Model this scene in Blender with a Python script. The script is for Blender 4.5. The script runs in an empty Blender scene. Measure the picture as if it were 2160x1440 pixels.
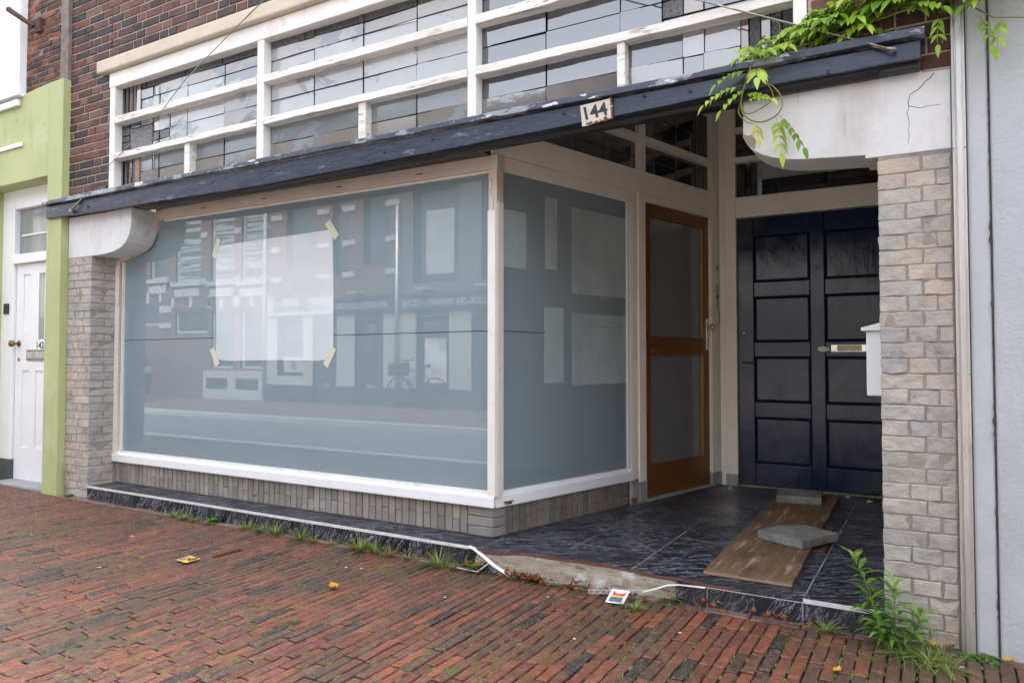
import bpy, math, random
from mathutils import Vector, Matrix, noise as mn
R = math.radians
rnd = random.Random(7)
sc = bpy.context.scene
col = sc.collection

# ---------------------------------------------------------------- camera, light, exposure
cd = bpy.data.cameras.new("camera"); cam = bpy.data.objects.new("camera", cd); col.objects.link(cam)
cam.location = (2.241, -3.605, 1.05)
cam.rotation_euler = (R(91.764), 0, R(30.344))
cd.sensor_width = 36; cd.lens = 1535.1/2160*36; cd.shift_y = -16.4/2160
cd.clip_start = 0.05; cd.clip_end = 500
sc.camera = cam
SUN_EL, SUN_AZ = 62, 15          # azimuth measured clockwise from +Y
w = bpy.data.worlds.new("World"); sc.world = w; w.use_nodes = True
nt = w.node_tree; bg = nt.nodes["Background"]
sky = nt.nodes.new("ShaderNodeTexSky"); sky.sky_type = 'NISHITA'; sky.sun_disc = False
sky.sun_elevation = R(SUN_EL); sky.sun_rotation = R(SUN_AZ); sky.dust_density = 4.0; sky.air_density = 1.0; sky.ozone_density = 1.0
hs = nt.nodes.new("ShaderNodeHueSaturation"); hs.inputs['Saturation'].default_value = 0.30
nt.links.new(sky.outputs[0], hs.inputs['Color']); nt.links.new(hs.outputs[0], bg.inputs[0]); bg.inputs[1].default_value = 0.15
sl = bpy.data.lights.new("sun", 'SUN'); sl.energy = 0.7; sl.angle = R(60); sl.color = (1.0, .97, .92)
so = bpy.data.objects.new("sun", sl); col.objects.link(so)
_a, _e = R(SUN_AZ), R(SUN_EL)
so.rotation_euler = Vector((math.sin(_a)*math.cos(_e), math.cos(_a)*math.cos(_e), math.sin(_e))).to_track_quat('Z', 'Y').to_euler()
sc.view_settings.view_transform = 'Standard'; sc.view_settings.look = 'None'
sc.view_settings.exposure = 2.75; sc.view_settings.gamma = 1.0

# ---------------------------------------------------------------- helpers: materials
MATS = {}
def mat(name, c1, c2=None, scale=6, stretch=(1,1,1), rough=.6, rvar=.12, bump=0., bscale=40, bstretch=None, spots=(), attr=False,
        metal=0., ior=1.45, lo=.35, hi=.65, rot=(0,0,0), sheen=0., transl=0., bdist=.01, coat=0.):
    m = bpy.data.materials.new(name); m.use_nodes = True; t = m.node_tree; N = t.nodes; L = t.links
    b = N["Principled BSDF"]; b.inputs['Roughness'].default_value = rough; b.inputs['Metallic'].default_value = metal
    b.inputs['IOR'].default_value = ior; b.inputs['Coat Weight'].default_value = coat
    tc = N.new("ShaderNodeTexCoord")
    def noi(sc_, st, det=6, rough_=.6, dist=0., r=(0,0,0)):
        mp = N.new("ShaderNodeMapping"); mp.inputs['Scale'].default_value = st; mp.inputs['Rotation'].default_value = r
        L.new(tc.outputs['Object'], mp.inputs[0])
        n = N.new("ShaderNodeTexNoise"); n.inputs['Scale'].default_value = sc_; n.inputs['Detail'].default_value = det
        n.inputs['Roughness'].default_value = rough_; n.inputs['Distortion'].default_value = dist
        L.new(mp.outputs[0], n.inputs['Vector']); return n
    def ramp(src, a, bb, ca=(0,0,0,1), cb=(1,1,1,1)):
        r = N.new("ShaderNodeValToRGB"); e = r.color_ramp.elements
        e[0].position = a; e[1].position = bb; e[0].color = ca; e[1].color = cb
        L.new(src, r.inputs[0]); return r
    def mix(f, a, bb, mode='MIX'):
        x = N.new("ShaderNodeMix"); x.data_type = 'RGBA'; x.blend_type = mode
        for s, v in ((x.inputs[0], f), (x.inputs[6], a), (x.inputs[7], bb)):
            if hasattr(v, 'is_linked'): L.new(v, s)
            elif isinstance(v, (int, float)): s.default_value = v
            else: s.default_value = (*v[:3], 1)
        return x.outputs[2]
    if c2 is None: c2 = tuple(x*.85 for x in c1)
    n0 = noi(scale, stretch, r=rot)
    c = mix(ramp(n0.outputs[0], lo, hi).outputs[0], c1, c2)
    if attr:
        at = N.new("ShaderNodeAttribute"); at.attribute_name = "tint"
        c = mix(1.0, c, at.outputs['Color'], 'MULTIPLY')
    for s in spots:
        cs, ss, a, bb = s[:4]; st = s[4] if len(s) > 4 else (1,1,1); ds = s[5] if len(s) > 5 else 0.; rr = s[6] if len(s) > 6 else (0,0,0)
        n = noi(ss, st, 8, .65, ds, rr)
        c = mix(ramp(n.outputs[0], a, bb).outputs[0], c, cs)
    L.new(c, b.inputs['Base Color'])
    nr = noi(scale*2.3, stretch)
    mr = N.new("ShaderNodeMapRange"); mr.inputs[1].default_value = .3; mr.inputs[2].default_value = .7
    mr.inputs[3].default_value = max(.02, rough-rvar); mr.inputs[4].default_value = min(1, rough+rvar)
    L.new(nr.outputs[0], mr.inputs[0])
    if rvar > 0: L.new(mr.outputs[0], b.inputs['Roughness'])
    if bump:
        n = noi(bscale, bstretch or stretch, 8, .6)
        bp = N.new("ShaderNodeBump"); bp.inputs['Strength'].default_value = bump; bp.inputs['Distance'].default_value = bdist
        L.new(n.outputs[0], bp.inputs['Height']); L.new(bp.outputs[0], b.inputs['Normal'])
    if transl:
        tr = N.new("ShaderNodeBsdfTranslucent"); L.new(c, tr.inputs[0])
        ms = N.new("ShaderNodeMixShader"); ms.inputs[0].default_value = transl
        L.new(b.outputs[0], ms.inputs[1]); L.new(tr.outputs[0], ms.inputs[2]); L.new(ms.outputs[0], N["Material Output"].inputs[0])
    MATS[name] = m; return m

def marble(name, rot, st=(4.6, 25, 25), dist=.55):
    """dark glazed tile with pale wavy streaks"""
    m = bpy.data.materials.new(name); m.use_nodes = True; t = m.node_tree; N = t.nodes; L = t.links; b = N["Principled BSDF"]
    tc = N.new("ShaderNodeTexCoord"); rp = N.new("ShaderNodeMapping"); rp.inputs['Rotation'].default_value = rot
    sh = N.new("ShaderNodeVectorMath"); sh.operation = 'ADD'; sh.inputs[1].default_value = (-.0845, -.135, .0); L.new(tc.outputs['Object'], sh.inputs[0])
    sn = N.new("ShaderNodeVectorMath"); sn.operation = 'SNAP'; sn.inputs[1].default_value = (.411, .41, 50); L.new(sh.outputs[0], sn.inputs[0])
    wn = N.new("ShaderNodeTexWhiteNoise"); wn.noise_dimensions = '3D'; L.new(sn.outputs[0], wn.inputs['Vector'])
    sc2 = N.new("ShaderNodeVectorMath"); sc2.operation = 'SCALE'; sc2.inputs['Scale'].default_value = 7.; L.new(wn.outputs['Color'], sc2.inputs[0])
    ad = N.new("ShaderNodeVectorMath"); ad.operation = 'ADD'; L.new(tc.outputs['Object'], ad.inputs[0]); L.new(sc2.outputs[0], ad.inputs[1])
    L.new(ad.outputs[0], rp.inputs[0])
    mp = N.new("ShaderNodeMapping"); mp.inputs['Scale'].default_value = st; L.new(rp.outputs[0], mp.inputs[0])
    n = N.new("ShaderNodeTexNoise"); n.inputs['Scale'].default_value = 1.5; n.inputs['Detail'].default_value = 5; n.inputs['Distortion'].default_value = dist
    L.new(mp.outputs[0], n.inputs['Vector'])
    r = N.new("ShaderNodeValToRGB"); e = r.color_ramp.elements
    e[0].position = .45; e[0].color = (.006,.0065,.010,1); e[1].position = .55; e[1].color = (.008,.009,.014,1)
    k = e.new(.505); k.color = (.36,.385,.46,1); k2 = e.new(.525); k2.color = (.035,.04,.06,1); k3 = e.new(.49); k3.color = (.03,.033,.05,1)
    k4 = e.new(.62); k4.color = (.016,.018,.028,1); k5 = e.new(.66); k5.color = (.27,.29,.35,1); k6 = e.new(.70); k6.color = (.012,.013,.02,1)
    L.new(n.outputs[0], r.inputs[0])
    d = N.new("ShaderNodeTexNoise"); d.inputs['Scale'].default_value = 2.2; d.inputs['Detail'].default_value = 8; L.new(tc.outputs['Object'], d.inputs['Vector'])
    rd = N.new("ShaderNodeValToRGB"); rd.color_ramp.elements[0].position = .42; rd.color_ramp.elements[1].position = .68; L.new(d.outputs[0], rd.inputs[0])
    mm = N.new("ShaderNodeMath"); mm.operation = 'MULTIPLY'; mm.inputs[1].default_value = .75; L.new(rd.outputs[0], mm.inputs[0])
    x = N.new("ShaderNodeMix"); x.data_type = 'RGBA'; L.new(mm.outputs[0], x.inputs[0]); L.new(r.outputs[0], x.inputs[6]); x.inputs[7].default_value = (.022,.021,.023,1)
    L.new(x.outputs[2], b.inputs['Base Color'])
    m2 = N.new("ShaderNodeMapRange"); m2.inputs[1].default_value = .3; m2.inputs[2].default_value = .7; m2.inputs[3].default_value = .25; m2.inputs[4].default_value = .55
    L.new(d.outputs[0], m2.inputs[0]); L.new(m2.outputs[0], b.inputs['Roughness'])
    return m

W_DIRT = (.30,.27,.22)
M = {}
M['white'] = mat('white_paint', (.80,.785,.75), (.71,.69,.655), 4, rough=.45, bump=.3, bscale=40, spots=[((.52,.475,.41), 5, .56, .72, (1,1,.6)), (W_DIRT, 9, .68, .74), ((.12,.10,.08), 30, .71, .73)])
M['white_worn'] = mat('worn_white_paint', (.78,.76,.72), (.62,.585,.53), 6, (.4,3,3), rough=.5, bump=.6, bscale=28, bstretch=(.25,2,2),
        spots=[((.42,.37,.31), 8, .57, .64, (.4,3,3)), ((.10,.075,.055), 15, .645, .67, (.25,3,3))])
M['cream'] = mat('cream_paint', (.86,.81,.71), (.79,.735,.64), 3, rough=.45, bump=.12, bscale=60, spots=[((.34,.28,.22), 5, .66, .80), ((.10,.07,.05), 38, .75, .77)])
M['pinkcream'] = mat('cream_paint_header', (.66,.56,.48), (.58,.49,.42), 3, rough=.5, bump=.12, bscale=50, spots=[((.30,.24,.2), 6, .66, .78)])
M['whiteclean'] = mat('clean_white_paint', (.82,.83,.845), (.78,.79,.805), 2, rough=.4, bump=.04, bscale=30)
M['navy'] = mat('navy_paint', (.019,.029,.052), (.028,.042,.072), 5, (.5,2,2), rough=.26, rvar=.1, bump=.22, bscale=18, bstretch=(.6,2,2),
        spots=[((.13,.15,.19), 7, .62, .66, (.6,2,2)), ((.55,.56,.58), 15, .755, .77, (.6,2,2))])
M['navylip'] = mat('weathered_navy_paint', (.040,.050,.075), (.060,.072,.10), 6, rough=.4, bump=.4, bscale=30,
        spots=[((.26,.29,.33), 5, .53, .57, (.8,2,2)), ((.62,.64,.66), 11, .60, .62, (.7,2,2))])
M['black'] = mat('black_paint', (.012,.013,.017), (.022,.020,.020), 6, rough=.38, bump=.15, bscale=30, spots=[((.07,.06,.055), 3, .58, .75, (.4,2,2))])
M['navydoor'] = mat('dark_navy_door_paint', (.014,.023,.053), (.019,.030,.068), 4, rough=.15, rvar=.12, bump=.25, bscale=9, bstretch=(3,1,.7),
        spots=[((.05,.045,.042), 2.2, .56, .78), ((.30,.32,.36), 26, .76, .775)])
M['lead'] = mat('lead_came', (.15,.15,.155), (.22,.22,.225), 20, rough=.6)
M['grout'] = mat('tile_grout', (.34,.33,.31), (.14,.13,.13), 4, rough=.8, lo=.45, hi=.65)
M['floor'] = marble('marble_floor_tile', (0, 0, R(-30)))
M['riser'] = marble('marble_riser_tile', (0, R(58), 0), (5.0, 24, 26), .3)
M['concrete'] = mat('broken_screed', (.44,.375,.285), (.27,.215,.155), 7, (1,3,5), rough=.9, bump=1.0, bscale=34, bstretch=(1,2,3), bdist=.04,
        spots=[((.58,.58,.57), 6, .56, .66), ((.10,.11,.14), 11, .68, .71), ((.16,.12,.09), 9, .56, .66, (1,2,4.5)), ((.11,.085,.065), 30, .64, .68, (1,1.5,2))])
M['clay'] = mat('tile_clay_edge', (.16,.055,.035), (.09,.035,.025), 30, rough=.85, bump=.5, bscale=60)
M['trimwhite'] = mat('white_plastic_trim', (.70,.70,.69), (.55,.54,.52), 9, rough=.35, spots=[((.25,.23,.2), 12, .66, .75)])
M['pilbrick'] = mat('grey_pilaster_brick', (.44,.415,.38), (.33,.32,.31), 5, rough=.85, bump=.75, bscale=38, attr=True, bdist=.012,
        spots=[((.50,.39,.29), 2.6, .54, .74), ((.20,.18,.165), 5, .60, .74), ((.17,.16,.15), 26, .66, .72, (.6,1,2)), ((.75,.74,.71), 24, .70, .73, (1,1,1))])
M['pilmortar'] = mat('pilaster_mortar', (.31,.27,.225), (.245,.22,.19), 8, rough=.95, bump=.6, bscale=50, spots=[((.14,.12,.105), 5, .58, .72)])
M['plinthbrick'] = mat('plinth_brick', (.30,.285,.262), (.225,.215,.198), 6, rough=.8, bump=.5, bscale=50, attr=True, spots=[((.13,.11,.095), 7, .62, .74)])
M['plinthmortar'] = mat('plinth_mortar', (.085,.07,.055), (.13,.11,.09), 9, rough=.95, bump=.4, bscale=60)
M['wallbrick'] = mat('dark_red_brick', (.85,.85,.85), (.55,.55,.57), 14, rough=.75, bump=.5, bscale=50, attr=True, spots=[((.022,.020,.024), 9, .60, .72)])
M['wallmortar'] = mat('beige_mortar', (.40,.34,.27), (.31,.26,.21), 10, rough=.95, bump=.5, bscale=70)
M['oldbrick'] = mat('old_red_brick', (.95,.9,.9), (.5,.5,.52), 8, rough=.9, bump=.9, bscale=40, attr=True, spots=[((.36,.10,.045), 5, .56, .66), ((.035,.028,.028), 6, .62, .70)])
M['oldmortar'] = mat('old_mortar', (.24,.20,.17), (.15,.125,.11), 12, rough=.95, bump=.6, bscale=60)
M['stone'] = mat('lintel_stone', (.60,.53,.42), (.52,.455,.36), 4, rough=.75, bump=.25, bscale=50, spots=[((.36,.29,.22), 6, .64, .76)])
M['plasterwhite'] = mat('white_bracket_plaster', (.66,.665,.67), (.60,.605,.61), 3, rough=.65, bump=.3, bscale=22, spots=[((.48,.44,.40), 2.6, .50, .76, (1.6,1,.7)), ((.40,.37,.34), 7, .62, .76, (2,1,.35)), ((.2,.17,.15), 16, .70, .76)])
M['green'] = mat('lime_green_render', (.44,.475,.225), (.39,.425,.20), 2.2, rough=.7, bump=.12, bscale=25, spots=[((.50,.52,.32), 2.4, .55, .72), ((.25,.29,.10), 9, .70, .80), ((.33,.36,.17), 5, .55, .72, (2.2,2.2,.22))])
M['stucco'] = mat('grey_stucco', (.46,.48,.505), (.405,.425,.45), 4, rough=.9, bump=.35, bscale=60, bdist=.012, spots=[((.40,.41,.42), 4, .54, .74, (2,2,.2)), ((.36,.36,.355), 7, .66, .76)])
M['stuccosmooth'] = mat('smooth_grey_render', (.50,.52,.545), (.43,.45,.475), 3, rough=.85, bump=.3, bscale=30, spots=[((.24,.235,.23), 8, .70, .78)])
M['crack'] = mat('dark_crack', (.05,.045,.04), (.10,.09,.08), 20, rough=.95)
M['alu'] = mat('aluminium', (.62,.62,.60), (.45,.45,.44), 3, (6,6,.5), rough=.38, metal=.75, bump=.08, bscale=30, spots=[((.28,.26,.25), 7, .62, .74, (4,4,.5))])
M['steel'] = mat('steel', (.40,.38,.36), (.22,.18,.15), 20, rough=.4, metal=.85)
M['chrome'] = mat('brushed_steel', (.70,.70,.70), (.6,.6,.6), 10, rough=.22, metal=.95)
M['rust'] = mat('rusty_iron', (.10,.05,.03), (.05,.035,.03), 14, rough=.8, bump=.5, bscale=60)
M['brass'] = mat('aged_brass', (.30,.19,.075), (.19,.12,.055), 20, rough=.35, metal=.8)
M['wood'] = mat('varnished_door_wood', (.215,.080,.015), (.135,.050,.010), 7, (1,1,.16), rough=.32, bump=.12, bscale=40, bstretch=(1,1,.1), lo=.3, hi=.7, spots=[((.26,.12,.03), 4, .62, .8, (1,1,.15))])
M['woodrail'] = mat('varnished_rail_wood', (.20,.075,.015), (.14,.050,.011), 7, (.16,.16,1), rough=.34, bump=.12, bscale=40, lo=.3, hi=.7)
M['beamwood'] = mat('weathered_timber', (.24,.20,.155), (.17,.14,.11), 8, (1,1,.2), rough=.85, bump=.5, bscale=40, bstretch=(1,1,.12))
M['film'] = mat('frosted_blue_film', (.220,.290,.325), (.200,.268,.303), .9, rough=.009, rvar=.0, ior=1.8)
M['filmside'] = mat('frosted_side_film', (.215,.272,.303), (.200,.256,.287), .9, rough=.0, rvar=.0, ior=2.1)
M['sheetside'] = mat('whitewashed_pane', (.37,.44,.45), (.29,.355,.37), 1.4, (2,2,1), rough=.12, rvar=.02, ior=1.5, lo=.40, hi=.62)
M['paper'] = mat('white_paper', (.60,.655,.68), (.55,.605,.63), 2.2, rough=.009, rvar=.0, ior=1.7)
M['tape'] = mat('masking_tape', (.60,.62,.49), (.54,.57,.44), 12, rough=.12, ior=1.6)
M['doorglass'] = mat('dark_door_glass', (.19,.195,.195), (.165,.17,.17), 1.5, rough=.10, rvar=.03, ior=1.5)
M['paneclear'] = mat('leaded_glass', (1,1,1), (.86,.86,.86), 3, rough=.05, rvar=.02, ior=2.3, attr=True, bump=.06, bscale=9, bdist=.01)
M['panepaper'] = mat('papered_leaded_glass', (1,1,1), (.90,.90,.90), 3, rough=.09, rvar=.03, ior=1.6, attr=True, bump=.05, bscale=9, spots=[((.22,.25,.27), 2.1, .57, .585, (1,1,1.6), .4)])
M['panetex'] = mat('rippled_glass', (1,1,1), (.5,.5,.52), 60, rough=.15, ior=1.6, attr=True, bump=1.0, bscale=55, bdist=.03)
M['glassL'] = mat('house_window_glass', (.20,.235,.235), (.36,.36,.33), 3, (1,1,.5), rough=.04, rvar=.02, ior=1.6, spots=[((.52,.42,.36), 4, .62, .72, (1,1,.6))])
M['bluestone'] = mat('bluestone_block', (.055,.06,.068), (.085,.09,.1), 12, rough=.6, bump=.2)
M['greystone'] = mat('grey_stone_block', (.34,.34,.34), (.26,.26,.265), 8, rough=.8, bump=.4, bscale=60, spots=[((.14,.13,.125), 9, .64, .74)])
M['slabstone'] = mat('concrete_paving_slab', (.27,.275,.26), (.17,.17,.16), 9, rough=.9, bump=.9, bscale=45, spots=[((.12,.10,.08), 7, .56, .70), ((.40,.40,.385), 40, .66, .70)])
M['ply'] = mat('weathered_plywood', (.185,.108,.058), (.120,.069,.038), 6, (5,.5,1), rough=.75, bump=.3, bscale=24, bstretch=(5,.4,1),
        spots=[((.36,.25,.165), 3.2, .54, .62, (7,.75,1), .25), ((.065,.040,.026), 2.4, .54, .66, (1.6,1,1), .4)])
M['plyedge'] = mat('plywood_edge', (.36,.24,.16), (.20,.12,.08), 30, (.3,.3,5), rough=.8)
M['paver'] = mat('brick_paver', (1,1,1), (.60,.60,.62), 18, rough=.52, rvar=.2, bump=1.0, bscale=60, attr=True, bdist=.006,
        spots=[((.180,.112,.083), 62, .54, .61, (1,1.6,1), .6), ((.032,.026,.022), 48, .57, .64, (1,1.5,1), .5), ((.050,.040,.026), 1.3, .47, .70), ((.36,.30,.28), 90, .70, .74), ((.07,.085,.025), 6, .63, .72)])
M['joint'] = mat('mossy_joint_soil', (.016,.013,.010), (.028,.022,.015), 14, rough=.95, bump=.6, bscale=60, spots=[((.060,.085,.020), 3.5, .46, .56), ((.11,.16,.03), 11, .58, .66)])
M['farpave'] = mat('far_brick_paving', (.17,.10,.08), (.12,.075,.062), 9, (1,4,1), rough=.8, bump=.3, bscale=30)
M['asphalt'] = mat('asphalt', (.135,.138,.142), (.115,.118,.122), 6, rough=.9, bump=.5, bscale=120)
M['kerb'] = mat('concrete_kerb', (.42,.42,.41), (.34,.34,.33), 8, rough=.85, bump=.3)
M['leaf'] = mat('vine_leaf', (1,1,1), (.75,.8,.6), 20, rough=.42, attr=True, transl=.42, ior=1.4)
M['grass'] = mat('grass_blade', (1,1,1), (.8,.85,.7), 20, rough=.6, attr=True, transl=.3)
M['stem'] = mat('green_stem', (.20,.21,.06), (.25,.17,.07), 10, rough=.6)
M['drystem'] = mat('dry_stem', (.34,.24,.15), (.22,.14,.08), 10, rough=.8)
M['deadleaf'] = mat('dead_leaf', (.24,.085,.025), (.15,.055,.022), 24, rough=.75, bump=.3, transl=.15)
M['yellowleaf'] = mat('yellow_leaf', (.62,.33,.04), (.50,.24,.03), 14, rough=.6, transl=.25)
M['enamel'] = mat('cream_enamel', (.66,.62,.54), (.58,.54,.46), 6, rough=.3, spots=[((.16,.055,.02), 22, .78, .80)])
M['rustedge'] = mat('rust_flake', (.23,.09,.03), (.10,.045,.03), 50, rough=.9, bump=1.0, bscale=90, spots=[((.55,.5,.45), 60, .62, .66)])
M['ink'] = mat('black_ink', (.022,.022,.022), (.03,.03,.03), 8, rough=.4)
M['cardy'] = mat('yellow_card', (.66,.40,.07), (.60,.34,.06), 12, rough=.5)
M['cardb'] = mat('brown_print', (.14,.055,.02), (.10,.04,.015), 12, rough=.5)
M['cardblue'] = mat('blue_print', (.05,.26,.45), (.06,.30,.50), 12, rough=.5)
M['tagred'] = mat('red_print', (.60,.025,.02), (.5,.02,.02), 12, rough=.4)
M['tagyellow'] = mat('yellow_print', (.75,.50,.03), (.7,.45,.03), 12, rough=.4)
M['tagnavy'] = mat('navy_print', (.03,.045,.11), (.10,.13,.22), 90, rough=.4, lo=.48, hi=.52)
M['rubber'] = mat('black_rubber', (.012,.012,.013), (.018,.018,.018), 8, rough=.6)
M['blackplastic'] = mat('black_plastic', (.02,.02,.022), (.03,.03,.03), 8, rough=.35)
M['oppbrick'] = mat('far_brick', (.215,.125,.10), (.16,.095,.078), 10, (1,1,5), rough=.85, bump=.3, bscale=30)
M['oppbrick2'] = mat('far_grey_brick', (.17,.145,.132), (.13,.11,.10), 10, (1,1,5), rough=.85, bump=.3, bscale=30)
M['oppplaster'] = mat('far_plaster', (.44,.425,.405), (.39,.375,.355), 2, rough=.8)
M['oppband'] = mat('far_white_band', (.50,.49,.475), (.43,.42,.41), 4, rough=.7)
M['oppblue'] = mat('sign_blue', (.035,.055,.085), (.04,.06,.09), 3, rough=.4)
M['oppdark'] = mat('far_dark_frame', (.035,.04,.045), (.05,.055,.06), 3, rough=.4)
M['oppglass'] = mat('far_window_glass', (.05,.06,.07), (.08,.09,.10), 1.5, rough=.05, ior=1.6)
M['oppblind'] = mat('window_blind', (.42,.43,.44), (.10,.11,.12), 9, (.05,.05,1.6), rough=.6, lo=.49, hi=.51)
M['rooftile'] = mat('roof_tile', (.07,.06,.058), (.10,.08,.075), 8, rough=.7)
M['vanpaint'] = mat('dark_van_paint', (.02,.022,.026), (.025,.027,.03), 2, rough=.2, coat=.6)
M['plumb'] = mat('cream_plastic', (.50,.47,.40), (.46,.43,.37), 5, rough=.4)

# ---------------------------------------------------------------- helpers: meshes
class MB:
    def __init__(s, xf=None): s.v = []; s.f = []; s.mi = []; s.t = []; s.xf = xf; s.mat = 0; s.tint = (1,1,1); s.sm = []; s.smooth = False
    def add(s, vs, fs):
        o = len(s.v)
        for p in vs: s.v.append(tuple(s.xf(p)) if s.xf else tuple(p))
        for f in fs: s.f.append([i+o for i in f]); s.mi.append(s.mat); s.t.append(s.tint); s.sm.append(s.smooth)
    def box(s, x0, x1, y0, y1, z0, z1):
        s.add([(x0,y0,z0),(x1,y0,z0),(x1,y1,z0),(x0,y1,z0),(x0,y0,z1),(x1,y0,z1),(x1,y1,z1),(x0,y1,z1)],
              [(3,2,1,0),(4,5,6,7),(0,1,5,4),(1,2,6,5),(2,3,7,6),(3,0,4,7)])
    def quad(s, a, b, c, d): s.add([a,b,c,d], [(0,1,2,3)])
    def prism(s, pts, y0, y1):
        """polygon in XZ extruded along Y (pts counter-clockwise seen from -Y)"""
        n = len(pts)
        s.add([(x,y0,z) for x,z in pts] + [(x,y1,z) for x,z in pts],
              [tuple(range(n)), tuple(range(2*n-1, n-1, -1))] + [(i, i+n, (i+1)%n+n, (i+1)%n) for i in range(n)])
    def slab(s, pts, z0, z1):
        n = len(pts)
        s.add([(x,y,z0) for x,y in pts] + [(x,y,z1) for x,y in pts],
              [tuple(range(n-1,-1,-1)), tuple(range(n, 2*n))] + [(i, (i+1)%n, (i+1)%n+n, i+n) for i in range(n)])
    def tube(s, pts, r, seg=8, r1=None):
        pts = [Vector(p) for p in pts]; n = len(pts); vs = []; up = Vector((0,0,1))
        for i, p in enumerate(pts):
            d = (pts[min(i+1,n-1)] - pts[max(i-1,0)]).normalized()
            a = d.cross(up if abs(d.z) < .95 else Vector((1,0,0))).normalized(); b = a.cross(d)
            rr = r if r1 is None else r + (r1-r)*i/(n-1)
            for k in range(seg):
                t = 2*math.pi*k/seg; vs.append(p + a*math.cos(t)*rr + b*math.sin(t)*rr)
        fs = [(i*seg+k, i*seg+(k+1)%seg, (i+1)*seg+(k+1)%seg, (i+1)*seg+k) for i in range(n-1) for k in range(seg)]
        fs += [tuple(range(seg-1,-1,-1)), tuple(range((n-1)*seg, n*seg))]
        o = s.smooth; s.smooth = True; s.add(vs, fs); s.smooth = o
    def cyl(s, c, ax, r, h, seg=20):
        c = Vector(c); ax = Vector(ax).normalized(); s.tube([c, c+ax*h], r, seg)
    def brick(s, o, u, v, n, w, h, dep, bev=.004, nu=1, nv=1, jit=.0, wob=.0):
        """rounded brick face: corner o, axes u,v, outward normal n"""
        o, u, v, n = Vector(o), Vector(u), Vector(v), Vector(n)
        us = [0, bev] + [bev+(w-2*bev)*i/nu for i in range(1, nu)] + [w-bev, w]
        vs_ = [0, bev] + [bev+(h-2*bev)*i/nv for i in range(1, nv)] + [h-bev, h]
        A, B = len(us), len(vs_); V = []
        t1, t2, t0 = rnd.uniform(-jit, jit), rnd.uniform(-jit, jit), rnd.uniform(-jit, jit)
        sd = rnd.uniform(0, 100)
        for j, b in enumerate(vs_):
            for i, a in enumerate(us):
                edge = i in (0, A-1) or j in (0, B-1)
                hgt = t0 + t1*(a/w-.5)*2 + t2*(b/h-.5)*2 - (bev*.8 if edge else 0)
                da = db = 0
                if wob:
                    q = Vector((a*22+sd, b*22, sd))
                    hgt += mn.noise(q)*wob; da = mn.noise(q+Vector((9,3,1)))*wob*.9; db = mn.noise(q+Vector((2,7,5)))*wob*.9
                V.append(o + u*(a+da) + v*(b+db) + n*hgt)
        F = [(j*A+i, j*A+i+1, (j+1)*A+i+1, (j+1)*A+i) for j in range(B-1) for i in range(A-1)]
        per = [i for i in range(A)] + [j*A+A-1 for j in range(1,B)] + [(B-1)*A+i for i in range(A-2,-1,-1)] + [j*A for j in range(B-2,0,-1)]
        k = len(V); V += [V[p] - n*dep for p in per]; m_ = len(per)
        F += [(per[(i+1)%m_], per[i], k+i, k+(i+1)%m_) for i in range(m_)]
        if u.cross(v).dot(n) < 0: F = [tuple(reversed(f)) for f in F]
        s.add(V, F)
    def mesh(s, name, mats):
        me = bpy.data.meshes.new(name); me.from_pydata(s.v, [], s.f)
        for m in mats: me.materials.append(m)
        me.polygons.foreach_set('material_index', s.mi); me.polygons.foreach_set('use_smooth', s.sm)
        ca = me.color_attributes.new('tint', 'FLOAT_COLOR', 'CORNER'); buf = []
        for f, t in zip(s.f, s.t): buf += [t[0], t[1], t[2], 1.0]*len(f)
        ca.data.foreach_set('color', buf); me.update(); return me
    def islands(s):
        par = list(range(len(s.v)))
        def fd(a):
            while par[a] != a: par[a] = par[par[a]]; a = par[a]
            return a
        for f in s.f:
            for q in f[1:]: par[fd(q)] = fd(f[0])
        g = {}
        for i, f in enumerate(s.f): g.setdefault(fd(f[0]), []).append(i)
        for fs in g.values():
            m = MB(); ix = {}
            for i in fs:
                m.f.append([ix.setdefault(q, len(ix)) for q in s.f[i]]); m.mi.append(s.mi[i]); m.t.append(s.t[i]); m.sm.append(s.sm[i])
            m.v = [s.v[q] for q in ix]; yield m
    def build_each(s, name, mats, parent=None, bev=0., seg=2):
        return [m.build(name, mats, parent, bev, seg) for m in s.islands()]
    def build(s, name, mats, parent=None, bev=0., seg=2):
        if not isinstance(mats, (list, tuple)): mats = [mats]
        o = bpy.data.objects.new(name, s.mesh(name, mats)); col.objects.link(o)
        if parent: attach(o, parent)
        if bev:
            b = o.modifiers.new('bevel', 'BEVEL'); b.width = bev; b.segments = seg; b.limit_method = 'ANGLE'; b.angle_limit = R(40)
        return o
def attach(o, parent):
    o.parent = parent
    if parent.type == 'EMPTY': o.location = -parent.location   # keeps the part's mesh in world coordinates
def thing(name, label, cat, loc, group=None):
    o = bpy.data.objects.new(name, None); o.empty_display_size = .1; col.objects.link(o); o.location = loc
    return tag(o, label, cat, group)
def tag(o, label, cat, group=None):
    o['label'] = label; o['category'] = cat
    if group: o['group'] = group
    return o
def struct(o): o['kind'] = 'structure'; return o
def text_geo(s, size, spacing=1.0, bold=0.):
    cu = bpy.data.curves.new('t', 'FONT'); cu.body = s; cu.size = size; cu.space_character = spacing; cu.resolution_u = 3; cu.offset = bold
    ob = bpy.data.objects.new('t', cu); col.objects.link(ob)
    dg = bpy.context.evaluated_depsgraph_get(); me = bpy.data.meshes.new_from_object(ob.evaluated_get(dg))
    vs = [tuple(v.co) for v in me.vertices]; fs = [tuple(p.vertices) for p in me.polygons]
    bpy.data.objects.remove(ob); bpy.data.curves.remove(cu); bpy.data.meshes.remove(me); return vs, fs
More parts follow.
